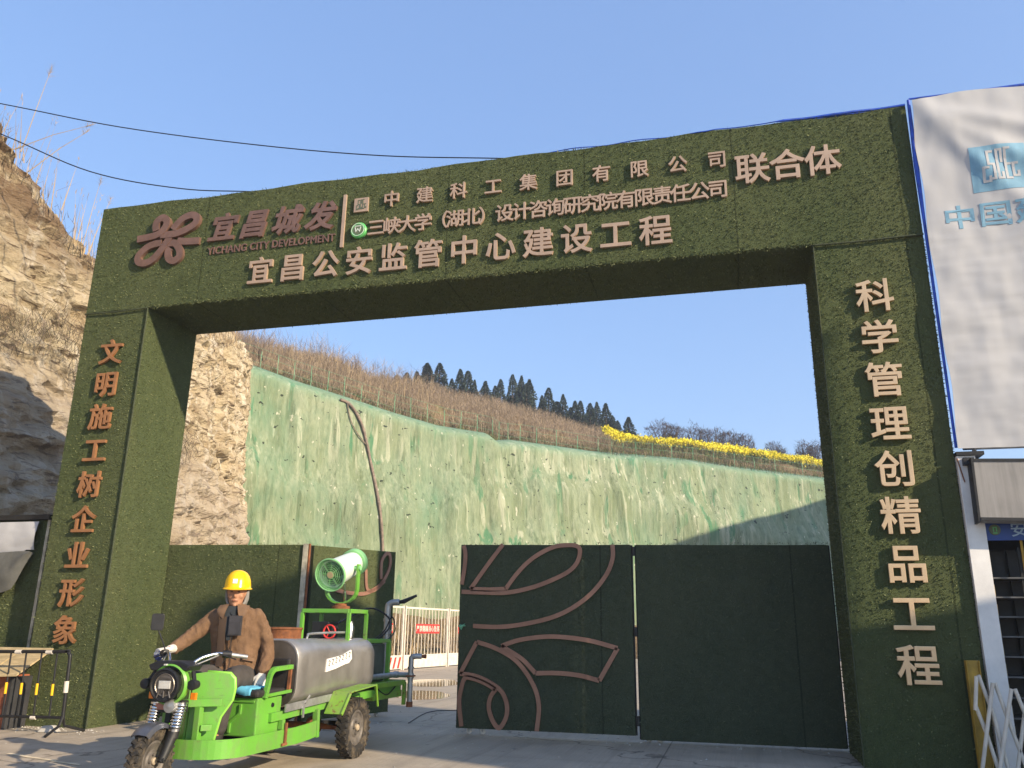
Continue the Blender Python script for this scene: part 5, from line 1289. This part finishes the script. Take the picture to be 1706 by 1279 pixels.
b.lathe([(.06, -.28), (.07, -.2), (.07, .2), (0, .2)], 18, CQ); b.build('fan', 'green_dark', can)
SD = CA.cross(Vector((0, 0, 1))).normalized()
b = MB(); P = []
for s, z in ((1, 2.10), (1, 1.95), (1, 1.80)): P.append(CM + SD * .205 * s + Vector((0, 0, z - CM.z)))
for a in range(0, 181, 20): P.append(CM + SD * (.205 * math.cos(R(a))) + Vector((0, 0, 1.80 - CM.z - .165 * math.sin(R(a)))))
P += [CM - SD * .205 + Vector((0, 0, z - CM.z)) for z in (1.95, 2.10)]
hx = Vector((SD.y, -SD.x, 0))
for i in range(len(P) - 1):
    b.bar(P[i], P[i + 1] + (P[i + 1] - P[i]).normalized() * .004, .07, .022, up=(P[i] - (CM + Vector((0, 0, -.12)))).normalized())
yk = b.build('yoke', 'green_paint', can)
b = MB()
for s in (1, -1): b.cut(); b.tube([CM + SD * s * .15, CM + SD * s * .235], .03, 14)
b.builds('pivot', 'green_cannon', yk)
b = MB(); b.lathe([(.11, 1.562), (.11, 1.60), (.07, 1.61), (.07, 1.635), (0, 1.635)], 28, Matrix.Translation((CM.x, CM.y, 0))); b.build('turntable', 'rust', can)
b = MB(); p0 = CM + Vector((0, 0, -.40)) + SD * .05; p1 = CM - CA * .14 + Vector((0, 0, -.15)) + SD * .10; b.tube([p0, p1], .011, 8); b.tube([p0, p0.lerp(p1, .55)], .019, 8); b.build('tilt_ram', 'chrome', can)
# ---- steered front end
STEER = 4
ST = Matrix.Translation((2.37, -.07, 0)) @ Matrix.Rotation(R(STEER), 4, 'Z')
S_ = lambda u, v, z: ST @ Vector((u, v, z))
wheel(tuple(S_(.20, 0, .275)), .268, .10, .007, R(STEER), 28)
b = MB()
for s in (1, -1):
    b.cut()
    b.tube([S_(.02, s * .115, .66), S_(.20, s * .10, .27)], [.030, .030], 12); b.tube([S_(.08, s * .113, .52), S_(.10, s * .112, .44)], .048, 14); b.tube([S_(.10, s * .112, .46), S_(.19, s * .10, .285)], [.045, .036], 12); b.tube([S_(.20, s * .075, .285), S_(.20, s * .13, .285)], .022, 8)
b.builds('fork', 'steel_dark', tri, smooth=True, auto=40)
for s in (1, -1):
    b = MB(); hel = []
    for i in range(8 * 12 + 1):
        t = i / 96; c = S_(.025 + .055 * t, s * .115, .70 - .19 * t); a = i / 12 * 2 * math.pi; hel.append(c + Vector((math.cos(a) * .042, math.sin(a) * .042, 0)))
    b.tube(hel, .0105, 6); b.tube([S_(.025, s * .115, .71), S_(.08, s * .115, .51)], .027, 10); b.lathe([(.05, -.008), (.05, .008), (0, .008)], 18, Matrix.Translation(S_(.025, s * .115, .712)) ); b.lathe([(.052, -.010), (.052, .010), (0, .01)], 18, Matrix.Translation(S_(.082, s * .115, .505)))
    b.build('spring', 'chrome', tri, smooth=True, auto=60)
b = MB(); rings = []
for k in range(16):
    a = R(122 - 5.0 * k); c = Vector((.20, 0, .275)); rr = .305; w_ = .085
    rings.append([S_(c.x + (rr - d) * math.cos(a), v, c.z + (rr - d) * math.sin(a)) for v, d in ((-w_, .05), (-w_ * .8, .012), (0, 0), (w_ * .8, .012), (w_, .05), (w_ * .78, .02), (0, .008), (-w_ * .78, .02))])
b.loft(rings); b.build('front_fender', 'fender_grey', tri, smooth=True, auto=50)
HM = Matrix.Translation(S_(.11, .02, .865)) @ Matrix.Rotation(R(STEER), 4, 'Z') @ Matrix.Rotation(R(92), 4, 'Y')
b = MB(); b.lathe([(.05, -.06), (.115, -.03), (.135, .03), (.138, .055), (.125, .06), (.118, .045), (.0, .042)], 36, HM); hl = b.build('headlight', 'black', tri, smooth=True, auto=35)
b = MB(); b.box((-.035, -.055, .043), (.03, .055, .055), 0, HM); b.build('lamp', 'lamp_glass', hl, bevel=.004)
b = MB(); 
for y in (-.045, .0, .045): b.tube([HM @ Vector((.05, y, .05)), HM @ Vector((.10, y * 1.4, .052))], .006, 6)
b.lathe([(.085, .046), (.09, .052), (.095, .046)], 30, HM); b.build('reflector', 'steel_cap', hl)
b = MB(); b.lathe([(.165, -.07), (.17, -.02), (.155, .0), (.14, -.02), (.14, -.07), (.165, -.07)], 36, HM); b.build('headlight_cowl', 'green_paint', tri, smooth=True, auto=40)
b = MB(); b.prism([(-.17, .975), (.17, .975), (.20, 1.02), (.10, 1.055), (-.12, 1.055), (-.20, 1.02)], lambda u, v, d: S_(.10 - d, u, v), 0, .22); dsh = b.build('dashboard', 'black', tri, bevel=.012)
b = MB(); b.box((-.02, -.012, 0), (.02, .012, .012), 0, Matrix.Translation(S_(.105, -.02, 1.02))); b.build('badge', 'lamp_glass', dsh)
b = MB(); b.box((-.035, -.15, .635), (.06, .15, .735), 0, ST); b.bar(S_(0, 0, .55), S_(-.03, 0, 1.0), .055); cl_ = b.build('fork_clamp', 'steel_dark', tri, bevel=.008)
b = MB(); b.box((.061, -.10, .66), (.072, .0, .71), 0, ST); b.build('plate', 'plate_red', cl_)
b = MB(); b.lathe([(0, .07), (.05, .06), (.055, .0), (.02, -.04)], 18, Matrix.Translation(S_(.06, .06, .69)) @ Matrix.Rotation(R(STEER), 4, 'Z') @ Matrix.Rotation(R(90), 4, 'Y')); b.build('horn', 'galv', cl_, smooth=True, auto=40)
for s in (1, -1):
    b = MB(); m2 = Matrix.Translation(S_(.04, s * .225, .865)) @ Matrix.Rotation(R(STEER), 4, 'Z') @ Matrix.Rotation(R(90), 4, 'Y')
    b.lathe([(.0, -.05), (.035, -.04), (.045, .03), (.04, .045), (0, .05)], 18, m2); b.tube([S_(.02, s * .14, .87), S_(.03, s * .21, .865)], .014, 8); b.tube([S_(.0, s * .18, .97), S_(.03, s * .22, .88)], .02, 8); ind = b.build('indicator', 'steel_dark', tri, smooth=True, auto=40)
    b = MB(); b.box((-.03, -.022, -.02), (.0, .022, .035), 0, Matrix.Translation(S_(.0, s * .20, .76))); b.build('lens', 'orange', ind)
b = MB(); hb = []
for s in (-1, 1):
    b.tube(smooth_path([S_(-.04, s * .03, .98), S_(-.06, s * .08, 1.0), S_(-.14, s * .155, 1.075), S_(-.24, s * .235, 1.11), S_(-.29, s * .30, 1.11), S_(-.40, s * .455, 1.085)], 5), .0145, 10)
hbar = b.build('handlebar', 'chrome', tri, smooth=True)
for s in (-1, 1):
    b = MB(); b.tube([S_(-.275, s * .28, 1.11), S_(-.32, s * .345, 1.105)], .032, 12); b.tube([S_(-.24, s * .26, 1.115), S_(-.29, s * .41, 1.065)], .006, 6); b.build('switch_block', 'black', hbar, smooth=True, auto=40)
    b = MB(); b.tube([S_(-.32, s * .345, 1.103), S_(-.403, s * .459, 1.084)], .0185, 12); b.build('grip', 'galv' if s > 0 else 'black', hbar, smooth=True, auto=40)
b = MB(); b.tube(smooth_path([S_(-.26, .26, 1.10), S_(-.12, .20, 1.05), S_(.0, .13, 1.0)], 5), .006, 6); b.cut(); b.tube(smooth_path([S_(-.26, -.26, 1.10), S_(-.12, -.20, 1.05), S_(.0, -.13, 1.0)], 5), .006, 6); b.builds('brake_cable', 'galv', hbar)
mp = S_(-.29, -.42, 1.38)
b = MB(); b.tube(smooth_path([S_(-.28, -.29, 1.11), S_(-.29, -.34, 1.2), S_(-.29, -.41, 1.32)], 5), .007, 6)
m2 = Matrix.Translation(mp) @ Matrix.Rotation(R(35), 4, 'Z')
b.prism([(-.045, -.075), (.045, -.075), (.055, -.055), (.055, .06), (.04, .075), (-.04, .075), (-.055, .06), (-.055, -.055)], lambda u, v, d: m2 @ Vector((d, u, v)), -.018, .018); b.build('mirror', 'black', hbar, bevel=.006)

# ================================================================ DRIVER
def remesh(b, name, mat, voxel, parent, smooth_it=4, crease=0., seed=0., sc=6.):
    me = bpy.data.meshes.new(name); me.from_pydata(b.v, [], b.f); me.update()
    o = bpy.data.objects.new(name, me); COL.objects.link(o)
    m = o.modifiers.new('r', 'REMESH'); m.mode = 'VOXEL'; m.voxel_size = voxel
    if smooth_it: s = o.modifiers.new('s', 'SMOOTH'); s.iterations = smooth_it; s.factor = .5
    dg = bpy.context.evaluated_depsgraph_get(); m2 = bpy.data.meshes.new_from_object(o.evaluated_get(dg)); bpy.data.objects.remove(o); bpy.data.meshes.remove(me)
    m2.name = name; m2.materials.clear(); m2.materials.append(M[mat])
    if crease:
        for v in m2.vertices:
            p = v.co; f = mnoise.noise(Vector((p.x * sc, p.y * sc, p.z * sc * .55 + seed))) + .6 * (1 - abs(mnoise.noise(Vector((p.x * sc * 1.6 + 4, p.y * sc * 1.6, p.z * sc * 1.3 + seed)))) * 2.4)
            v.co = p + v.normal * crease * f
    m2.polygons.foreach_set('use_smooth', [True] * len(m2.polygons)); m2.update()
    o = bpy.data.objects.new(name, m2); COL.objects.link(o)
    if parent is not None: o.parent = parent
    return o
PY = R(20); F_ = Vector((math.cos(PY), math.sin(PY), 0)); L_ = Vector((-math.sin(PY), math.cos(PY), 0)); Z_ = Vector((0, 0, 1))
TORSO = [(.74, 1.44, -.08, .26, .23), (.82, 1.43, -.085, .272, .225), (.90, 1.42, -.09, .265, .205), (1.0, 1.415, -.09, .25, .185), (1.16, 1.43, -.095, .25, .175), (1.32, 1.455, -.10, .262, .168), (1.43, 1.47, -.10, .255, .150), (1.50, 1.48, -.10, .20, .122), (1.54, 1.485, -.10, .118, .095), (1.565, 1.488, -.10, .084, .082)]
def tint(z):
    for a, c in zip(TORSO, TORSO[1:]):
        if z <= c[0] or c is TORSO[-1]:
            k = min(1, max(0, (z - a[0]) / (c[0] - a[0]))); return [x + (y - x) * k for x, y in zip(a, c)]
def tpt(l, z, off=0.):
    _, x, y, w_, d_ = tint(z); q = min(.98, abs(l) / (w_ + off)); return Vector((x, y, z)) + L_ * l + F_ * ((d_ + off) * (1 - q ** 2.6) ** .45)
def ellipse(c, a, b_, ra, rb, n=20, p=1.): return [c + a * ra * math.copysign(abs(math.cos(t)) ** p, math.cos(t)) + b_ * rb * math.copysign(abs(math.sin(t)) ** p, math.sin(t)) for t in (2 * math.pi * k / n for k in range(n))]
def torso(b, g): b.loft([ellipse(Vector((x, y, z)), L_, F_, w_ + g, d_ + g, 24, .82) for z, x, y, w_, d_ in TORSO])
def limb(b, pts, rs, g=0., n=14):
    P = smooth_path(pts, 5); m = len(P); k = len(rs) - 1; rr = []
    for i in range(m):
        t = i / (m - 1) * k; j = min(int(t), k - 1); rr.append(rs[j] + (rs[j + 1] - rs[j]) * (t - j) + g)
    b.tube(P, rr, n); b.sphere(P[0], rr[0], 12, 8); b.sphere(P[-1], rr[-1], 12, 8)
AL = [(1.40, .095, 1.445), (1.36, .17, 1.28), (1.36, .215, 1.13), (1.40, .235, 1.03), (1.455, .24, .945)]
AR = [(1.535, -.285, 1.445), (1.60, -.38, 1.34), (1.675, -.455, 1.25), (1.76, -.475, 1.195), (1.85, -.48, 1.145)]
LL = [(1.45, .04, .87), (1.66, .11, .885), (1.85, .15, .88), (1.90, .14, .70), (1.90, .10, .47)]
LR = [(1.48, -.18, .87), (1.68, -.22, .885), (1.86, -.23, .88), (1.91, -.22, .70), (1.91, -.20, .47)]
AN = R(24); HF = Vector((math.cos(AN), math.sin(AN), -.04)).normalized(); HR = Vector((math.sin(AN), -math.cos(AN), 0)); HU = HR.cross(HF).normalized()
HC = Vector((1.505, -.10, 1.675))
H_ = lambda r, f, u: HC + HR * r + HF * f + HU * u
def head(b):
    rings = []
    for z, w_, c, d_ in ((-.140, .028, .066, .022), (-.128, .046, .052, .044), (-.10, .062, .034, .068), (-.06, .074, .016, .090), (-.02, .083, .006, .102), (.03, .088, 0, .107), (.08, .087, -.006, .106), (.12, .068, -.01, .088), (.148, .03, -.012, .04)):
        rings.append([H_(w_ * math.cos(t), c + d_ * math.sin(t), z) for t in (2 * math.pi * k / 24 for k in range(24))])
    b.loft(rings)
    b.loft([[H_(r * w_, f, z) for r, f in ((-1, y0), (0, y0 + y1), (1, y0), (.7, y0 - .03), (-.7, y0 - .03))] for z, w_, y0, y1 in ((-.052, .021, .098, .022), (-.038, .024, .099, .038), (-.015, .014, .102, .026), (.02, .010, .100, .012))])
    for s in (-1, 1):
        b.sphere(H_(s * .09, -.005, -.015), (.016, .016, .036), 8, 6)
        b.sphere(H_(s * .034, .092, .028), .022, 10, 8)                       # brow
        b.sphere(H_(s * .048, .072, -.035), .028, 10, 8)                      # cheek
    b.sphere(H_(0, .088, -.082), (.028, .028, .018), 10, 8); b.sphere(H_(0, .088, -.12), .022, 10, 8)
def hand(b, W, D, Np, side, curl, g=0., k=1.1, spread=.05):
    D = D.normalized(); Np = (Np - D * Np.dot(D)).normalized(); S = D.cross(Np)
    b.loft([ellipse(W + D * (x * k), S, Np, (w_ * k + g), (t_ * k + g), 14) for x, w_, t_ in ((-.02, .026, .020), (.01, .030, .019), (.045, .041, .018), (.085, .043, .016), (.103, .040, .013))])
    for i, (o_, ln) in enumerate(((-.031, .068), (-.0105, .083), (.0105, .078), (.031, .060))):
        p = W + D * (.096 * k) + S * (o_ * k * 1.02); d = (D + S * o_ * spread * 20).normalized(); P = [p - D * .02]; a = 0
        for j, fr in enumerate((.42, .32, .26)):
            a += curl[j] * (1 + .08 * (i - 1)); dd = d * math.cos(a) + Np * math.sin(a); P.append(P[-1] + dd * ln * k * fr * 1.25)
        b.tube(P, [.0105 * k + g, .010 * k + g, .0092 * k + g, .0075 * k + g], 10); b.sphere(P[-1], .0076 * k + g, 8, 6)
    p = W + D * (.03 * k) + S * (side * .032 * k); d1 = (D * .62 + S * side * .62 + Np * .42).normalized(); d2 = (D * .85 + S * side * .15 + Np * .5).normalized()
    P = [p - S * side * .012, p + d1 * .035 * k, p + d1 * .035 * k + d2 * .03 * k, p + d1 * .035 * k + d2 * .055 * k]; b.tube(P, [.015 * k + g, .0125 * k + g, .011 * k + g, .008 * k + g], 10); b.sphere(P[-1], .0082 * k + g, 8, 6)
WL, DL, NL = Vector((1.475, .245, .925)), Vector((.30, -.02, -1)), Vector((-.85, -.45, -.2))
GD = (S_(-.403, -.459, 1.084) - S_(-.32, -.345, 1.103)).normalized()
GC = S_(-.365, -.408, 1.092)
DR = Vector((GD.y, -GD.x, 0)); DR = DR if DR.dot(Vector((1, 0, 0))) > 0 else -DR; DR = (DR + Vector((0, 0, -.12))).normalized()
WR = GC - DR * .085 + Vector((0, 0, .034)); NR = Vector((0, 0, -1)) 
def hands(b, g):
    hand(b, WL, DL, NL, -1, (.18, .25, .2), g)
    hand(b, WR, DR, NR, (1 if (DR.cross(NR)).dot(GD) < 0 else -1), (.75, 1.0, .9), g)
b = MB(); torso(b, -.03); head(b); b.tube([(1.48, -.10, 1.46), (1.49, -.10, 1.53), H_(0, -.01, -.05)], [.075, .062, .062], 14)
limb(b, AL, [.06, .055, .046, .042, .032]); limb(b, AR + [tuple(WR)], [.06, .055, .046, .042, .036, .030]); limb(b, LL, [.10, .09, .068, .06, .045]); limb(b, LR, [.10, .09, .068, .06, .045])
b.tube([AL[-1], WL], [.032, .028], 12)
for P in (LL, LR): a = Vector(P[-1]); b.tube([a, a + Vector((.0, 0, -.05)), a + Vector((.07, .0, -.075)), a + Vector((.16, .01, -.085))], [.045, .048, .042, .03], 10); b.sphere(a + Vector((.16, .01, -.085)), .03, 8, 6)
hands(b, 0)
per = remesh(b, 'person', 'skin', .0075, None, 2)
per.location = TO; per.rotation_euler = (0, 0, TA)
tag(per, 'driver in yellow hard hat and brown jacket seated on the green tricycle', 'person')
b = MB(); torso(b, -.020); limb(b, AL, [.073, .067, .061, .058, .055]); limb(b, AR, [.073, .069, .063, .058, .054])
jk = remesh(b, 'jacket', 'jacket', .011, per, 2, .0145, 3., 10.)
b = MB(); limb(b, LL, [.125, .112, .088, .082, .075]); limb(b, LR, [.125, .112, .088, .082, .075]); b.loft([ellipse(Vector((1.45, -.08, z)), L_, F_, w_, d_, 18) for z, w_, d_ in ((.80, .20, .16), (.85, .215, .175), (.94, .20, .16))])
remesh(b, 'trousers', 'trousers', .013, per, 4, .006, 9., 9.)
b = MB()
for P in (LL, LR):
    b = MB(); a = Vector(P[-1]) + Vector((0, 0, -.02)); b.tube([a + Vector((-.03, 0, 0)), a + Vector((-.01, 0, -.06)), a + Vector((.07, 0, -.07)), a + Vector((.18, .01, -.08))], [.055, .055, .05, .038], 12); b.sphere(a + Vector((.18, .01, -.08)), .038, 10, 6); remesh(b, 'shoe', 'seat', .012, per, 2)
for W_, D_, N_, end_ in ((WL, DL, NL, AL[-1]), (WR, DR, NR, AR[-1])):
    b = MB()
    if W_ is WL: hand(b, WL, DL, NL, -1, (.18, .25, .2), .0045)
    else: hand(b, WR, DR, NR, (1 if (DR.cross(NR)).dot(GD) < 0 else -1), (.75, 1.0, .9), .0045)
    b.tube([Vector(end_), W_], [.043, .037], 12)
    gl = remesh(b, 'glove', 'glove', .0045, per, 1); gl.data.materials.append(M['glove_palm'])
    for f in gl.data.polygons:
        if f.normal.dot(N_.normalized()) > .15 and (f.center - W_).dot(D_) > .02: f.material_index = 1
# helmet
b = MB(); HMt = lambda r, f, u: H_(r, f * 1.0 - .004, u)
rings = []; n = 40
prof = [(.150, .030, .022), (.150, .036, .028), (.136, .046, .003), (.134, .075, 0), (.128, .115, 0), (.112, .155, 0), (.086, .188, 0), (.05, .208, 0), (.015, .216, 0)]
for r0, u, ex in prof:
    rg_ = []
    for k in range(n):
        t = 2 * math.pi * k / n; fr = math.sin(t); e = ex * (max(0, fr) ** 1.5) * 2.0
        rg_.append(HMt(r0 * .93 * math.cos(t), r0 * 1.10 * fr + e, u - (.012 * max(0, fr) ** 2 if u < .04 else 0)))
    rings.append(rg_)
b.loft(rings, cap=True); b.loft([[HMt(r0 * .93 * math.cos(t), r0 * 1.1 * math.sin(t), u) for t in (2 * math.pi * k / n for k in range(n))] for r0, u in ((.137, .029), (.125, .06))], cap=True)
hel_ = b.build('helmet', 'helmet', per, smooth=True, auto=50)
b = MB(); vs = []
for i in range(5):
    for j in range(5):
        r = -.022 + .044 * i / 4 + .006; u = .085 + .042 * j / 4; rr = np.interp(u, [.075, .115, .155], [.134, .128, .112]); f = math.sqrt(max(0, 1 - (r / (rr * .93)) ** 2)) * rr * 1.10; vs.append(HMt(r, f + .0025, u))
b.add(vs, [(i * 5 + j, (i + 1) * 5 + j, (i + 1) * 5 + j + 1, i * 5 + j + 1) for i in range(4) for j in range(4)]); b.build('sticker', 'sticker', hel_)
b = MB()
for s in (-1, 1):
    b.tube([H_(s * .098, -.02, .05), H_(s * .098, .0, -.02), H_(s * .085, .015, -.09), H_(s * .05, .035, -.15), H_(0, .05, -.172)], [.012, .015, .014, .012, .008], 8)
    b.tube([H_(s * .088, -.05, .04), H_(s * .088, -.04, -.06), H_(s * .070, -.02, -.13)], [.022, .026, .024], 8)
b.tube([H_(-.01, .06, -.165), H_(-.02, .075, -.21), H_(-.03, .08, -.235)], [.006, .009, .012], 6); b.build('chin_hood', 'hood', per, smooth=True)
b = MB()
for s in (-1, 1): b.cut(); b.sphere(H_(s * .034, .1095, .004), (.014, .014, .0055), 10, 6)
b.builds('eye', 'eye', per, smooth=True)
b = MB()
for s in (-1, 1): b.cut(); b.tube([H_(s * .016, .117, .024), H_(s * .036, .116, .029), H_(s * .055, .102, .022)], [.004, .005, .003], 6)
b.builds('eyebrow', 'hair', per, smooth=True)
b = MB()
for s in (-1, 1): b.cut(); b.sphere(H_(s * .086, -.012, .03), (.012, .02, .028), 8, 6)
b.builds('hair', 'hair', per, smooth=True)
b = MB(); b.tube([H_(-.030, .099, -.083), H_(-.012, .116, -.080), H_(.012, .116, -.080), H_(.030, .099, -.083)], [.003, .0055, .0055, .003], 6); b.build('mouth', 'lip', per, smooth=True)
# jacket front: shirt in the open neck, collar, dark lapel-shadow strip and zip
def patch(name, mat, fn, off, nu=8, nv=14, th=.006):
    b = MB(); vs = []
    for i in range(nu + 1):
        for j in range(nv + 1): l, z = fn(i / nu, j / nv); vs.append(tpt(l, z, off))
    k_ = len(vs)
    vs += [v + F_ * th for v in vs]
    fc = [(i * (nv + 1) + j, (i + 1) * (nv + 1) + j, (i + 1) * (nv + 1) + j + 1, i * (nv + 1) + j + 1) for i in range(nu) for j in range(nv)]
    rim = [i * (nv + 1) for i in range(nu + 1)] + [nu * (nv + 1) + j for j in range(1, nv + 1)] + [i * (nv + 1) + nv for i in range(nu - 1, -1, -1)] + [j for j in range(nv - 1, 0, -1)]
    sd = [(rim[i], rim[(i + 1) % len(rim)], rim[(i + 1) % len(rim)] + k_, rim[i] + k_) for i in range(len(rim))]
    b.add(vs, [tuple(reversed(f)) for f in fc] + [tuple(q + k_ for q in f) for f in fc] + sd); return b.build(name, mat, per, smooth=True, auto=40)
patch('shirt', 'shirt', lambda a, t: ((-.085 + .13 * a) * (.25 + .75 * t) - .03 * (1 - t), 1.22 + .32 * t), .018)
patch('lapel_shade', 'lining_shade', lambda a, t: (-.12 + .07 * a - .03 * (1 - t), .98 + .46 * t), .016, 3, 14, .010)  # dark lining strip, with the lapel's shadow put into its colour
patch('zip', 'lining_shade', lambda a, t: (-.012 - .018 * (1 - t) + .014 * a, .82 + .44 * t), .016, 1, 14, .010)
for s in (-1, 1): patch('pocket_flap', 'jacket_collar', lambda a, t_: (s * (.105 + .10 * a), 1.045 + .035 * t_ - .02 * a), .006, 6, 3, .010)
def collar(s):
    b = MB(); vs = []; n1, n2 = 8, 6
    for i in range(n1 + 1):
        t = i / n1
        for j in range(n2 + 1):
            q = j / n2
            l = s * (.035 + .10 * t + .035 * q * (1 - t)); z = 1.555 - .085 * q - .01 * t - .055 * (1 - t) * q
            if s < 0: l -= .015
            vs.append(tpt(l, z, .022 + .018 * math.sin(q * 3.1)))
    k_ = len(vs); vs += [v + F_ * .012 + Z_ * .004 for v in vs]
    fc = [(i * (n2 + 1) + j, (i + 1) * (n2 + 1) + j, (i + 1) * (n2 + 1) + j + 1, i * (n2 + 1) + j + 1) for i in range(n1) for j in range(n2)]
    b.add(vs, fc + [tuple(q + k_ for q in f) for f in fc]); return b
for s in (1, -1): collar(s).build('collar', 'jacket_collar', per, smooth=True)
b = MB(); nrm = F_; c0 = tpt(.035, 1.365, .03)
m2 = Matrix.Translation(c0) @ Matrix(((L_.x, F_.x, 0, 0), (L_.y, F_.y, 0, 0), (0, 0, 1, 0), (0, 0, 0, 1)))
b.box((-.062, -.012, -.10), (.062, .014, .085), 0, m2); b.box((-.055, .0142, -.09), (.055, .018, .03), 0, m2)
o = b.build('chest_pouch', 'pouch', bevel=.006); o.location = TO; o.rotation_euler = (0, 0, TA); tag(o, 'black pouch hanging on the chest of the driver', 'pouch')
b = MB(); b.tube([tpt(-.05, 1.53, .02), tpt(-.02, 1.47, .026), c0 + Z_ * .08 - L_ * .03], .0035, 5); b.tube(smooth_path([c0 - Z_ * .09 - L_ * .02, tpt(-.01, 1.18, .02), tpt(-.06, 1.05, .02), tpt(-.10, .98, .02)], 4), .005, 5); b.build('lanyard', 'black', o)

# thin winter haze over the whole valley
b = MB(); b.box((-160, -60, -1.0), (160, 260, 60)); hz_ = b.build('haze', 'turf'); hz_.data.materials.clear()
hm = bpy.data.materials.new('haze'); hm.use_nodes = True; ht = hm.node_tree; ht.nodes.clear()
vo = ht.nodes.new('ShaderNodeVolumePrincipled'); vo.inputs['Color'].default_value = (.80, .88, 1.0, 1); vo.inputs['Density'].default_value = .0013; vo.inputs['Anisotropy'].default_value = .3
ou = ht.nodes.new('ShaderNodeOutputMaterial'); ht.links.new(vo.outputs[0], ou.inputs['Volume']); hz_.data.materials.append(hm); tag(hz_, 'thin pale haze over the cut hillside', 'haze', kind='stuff')
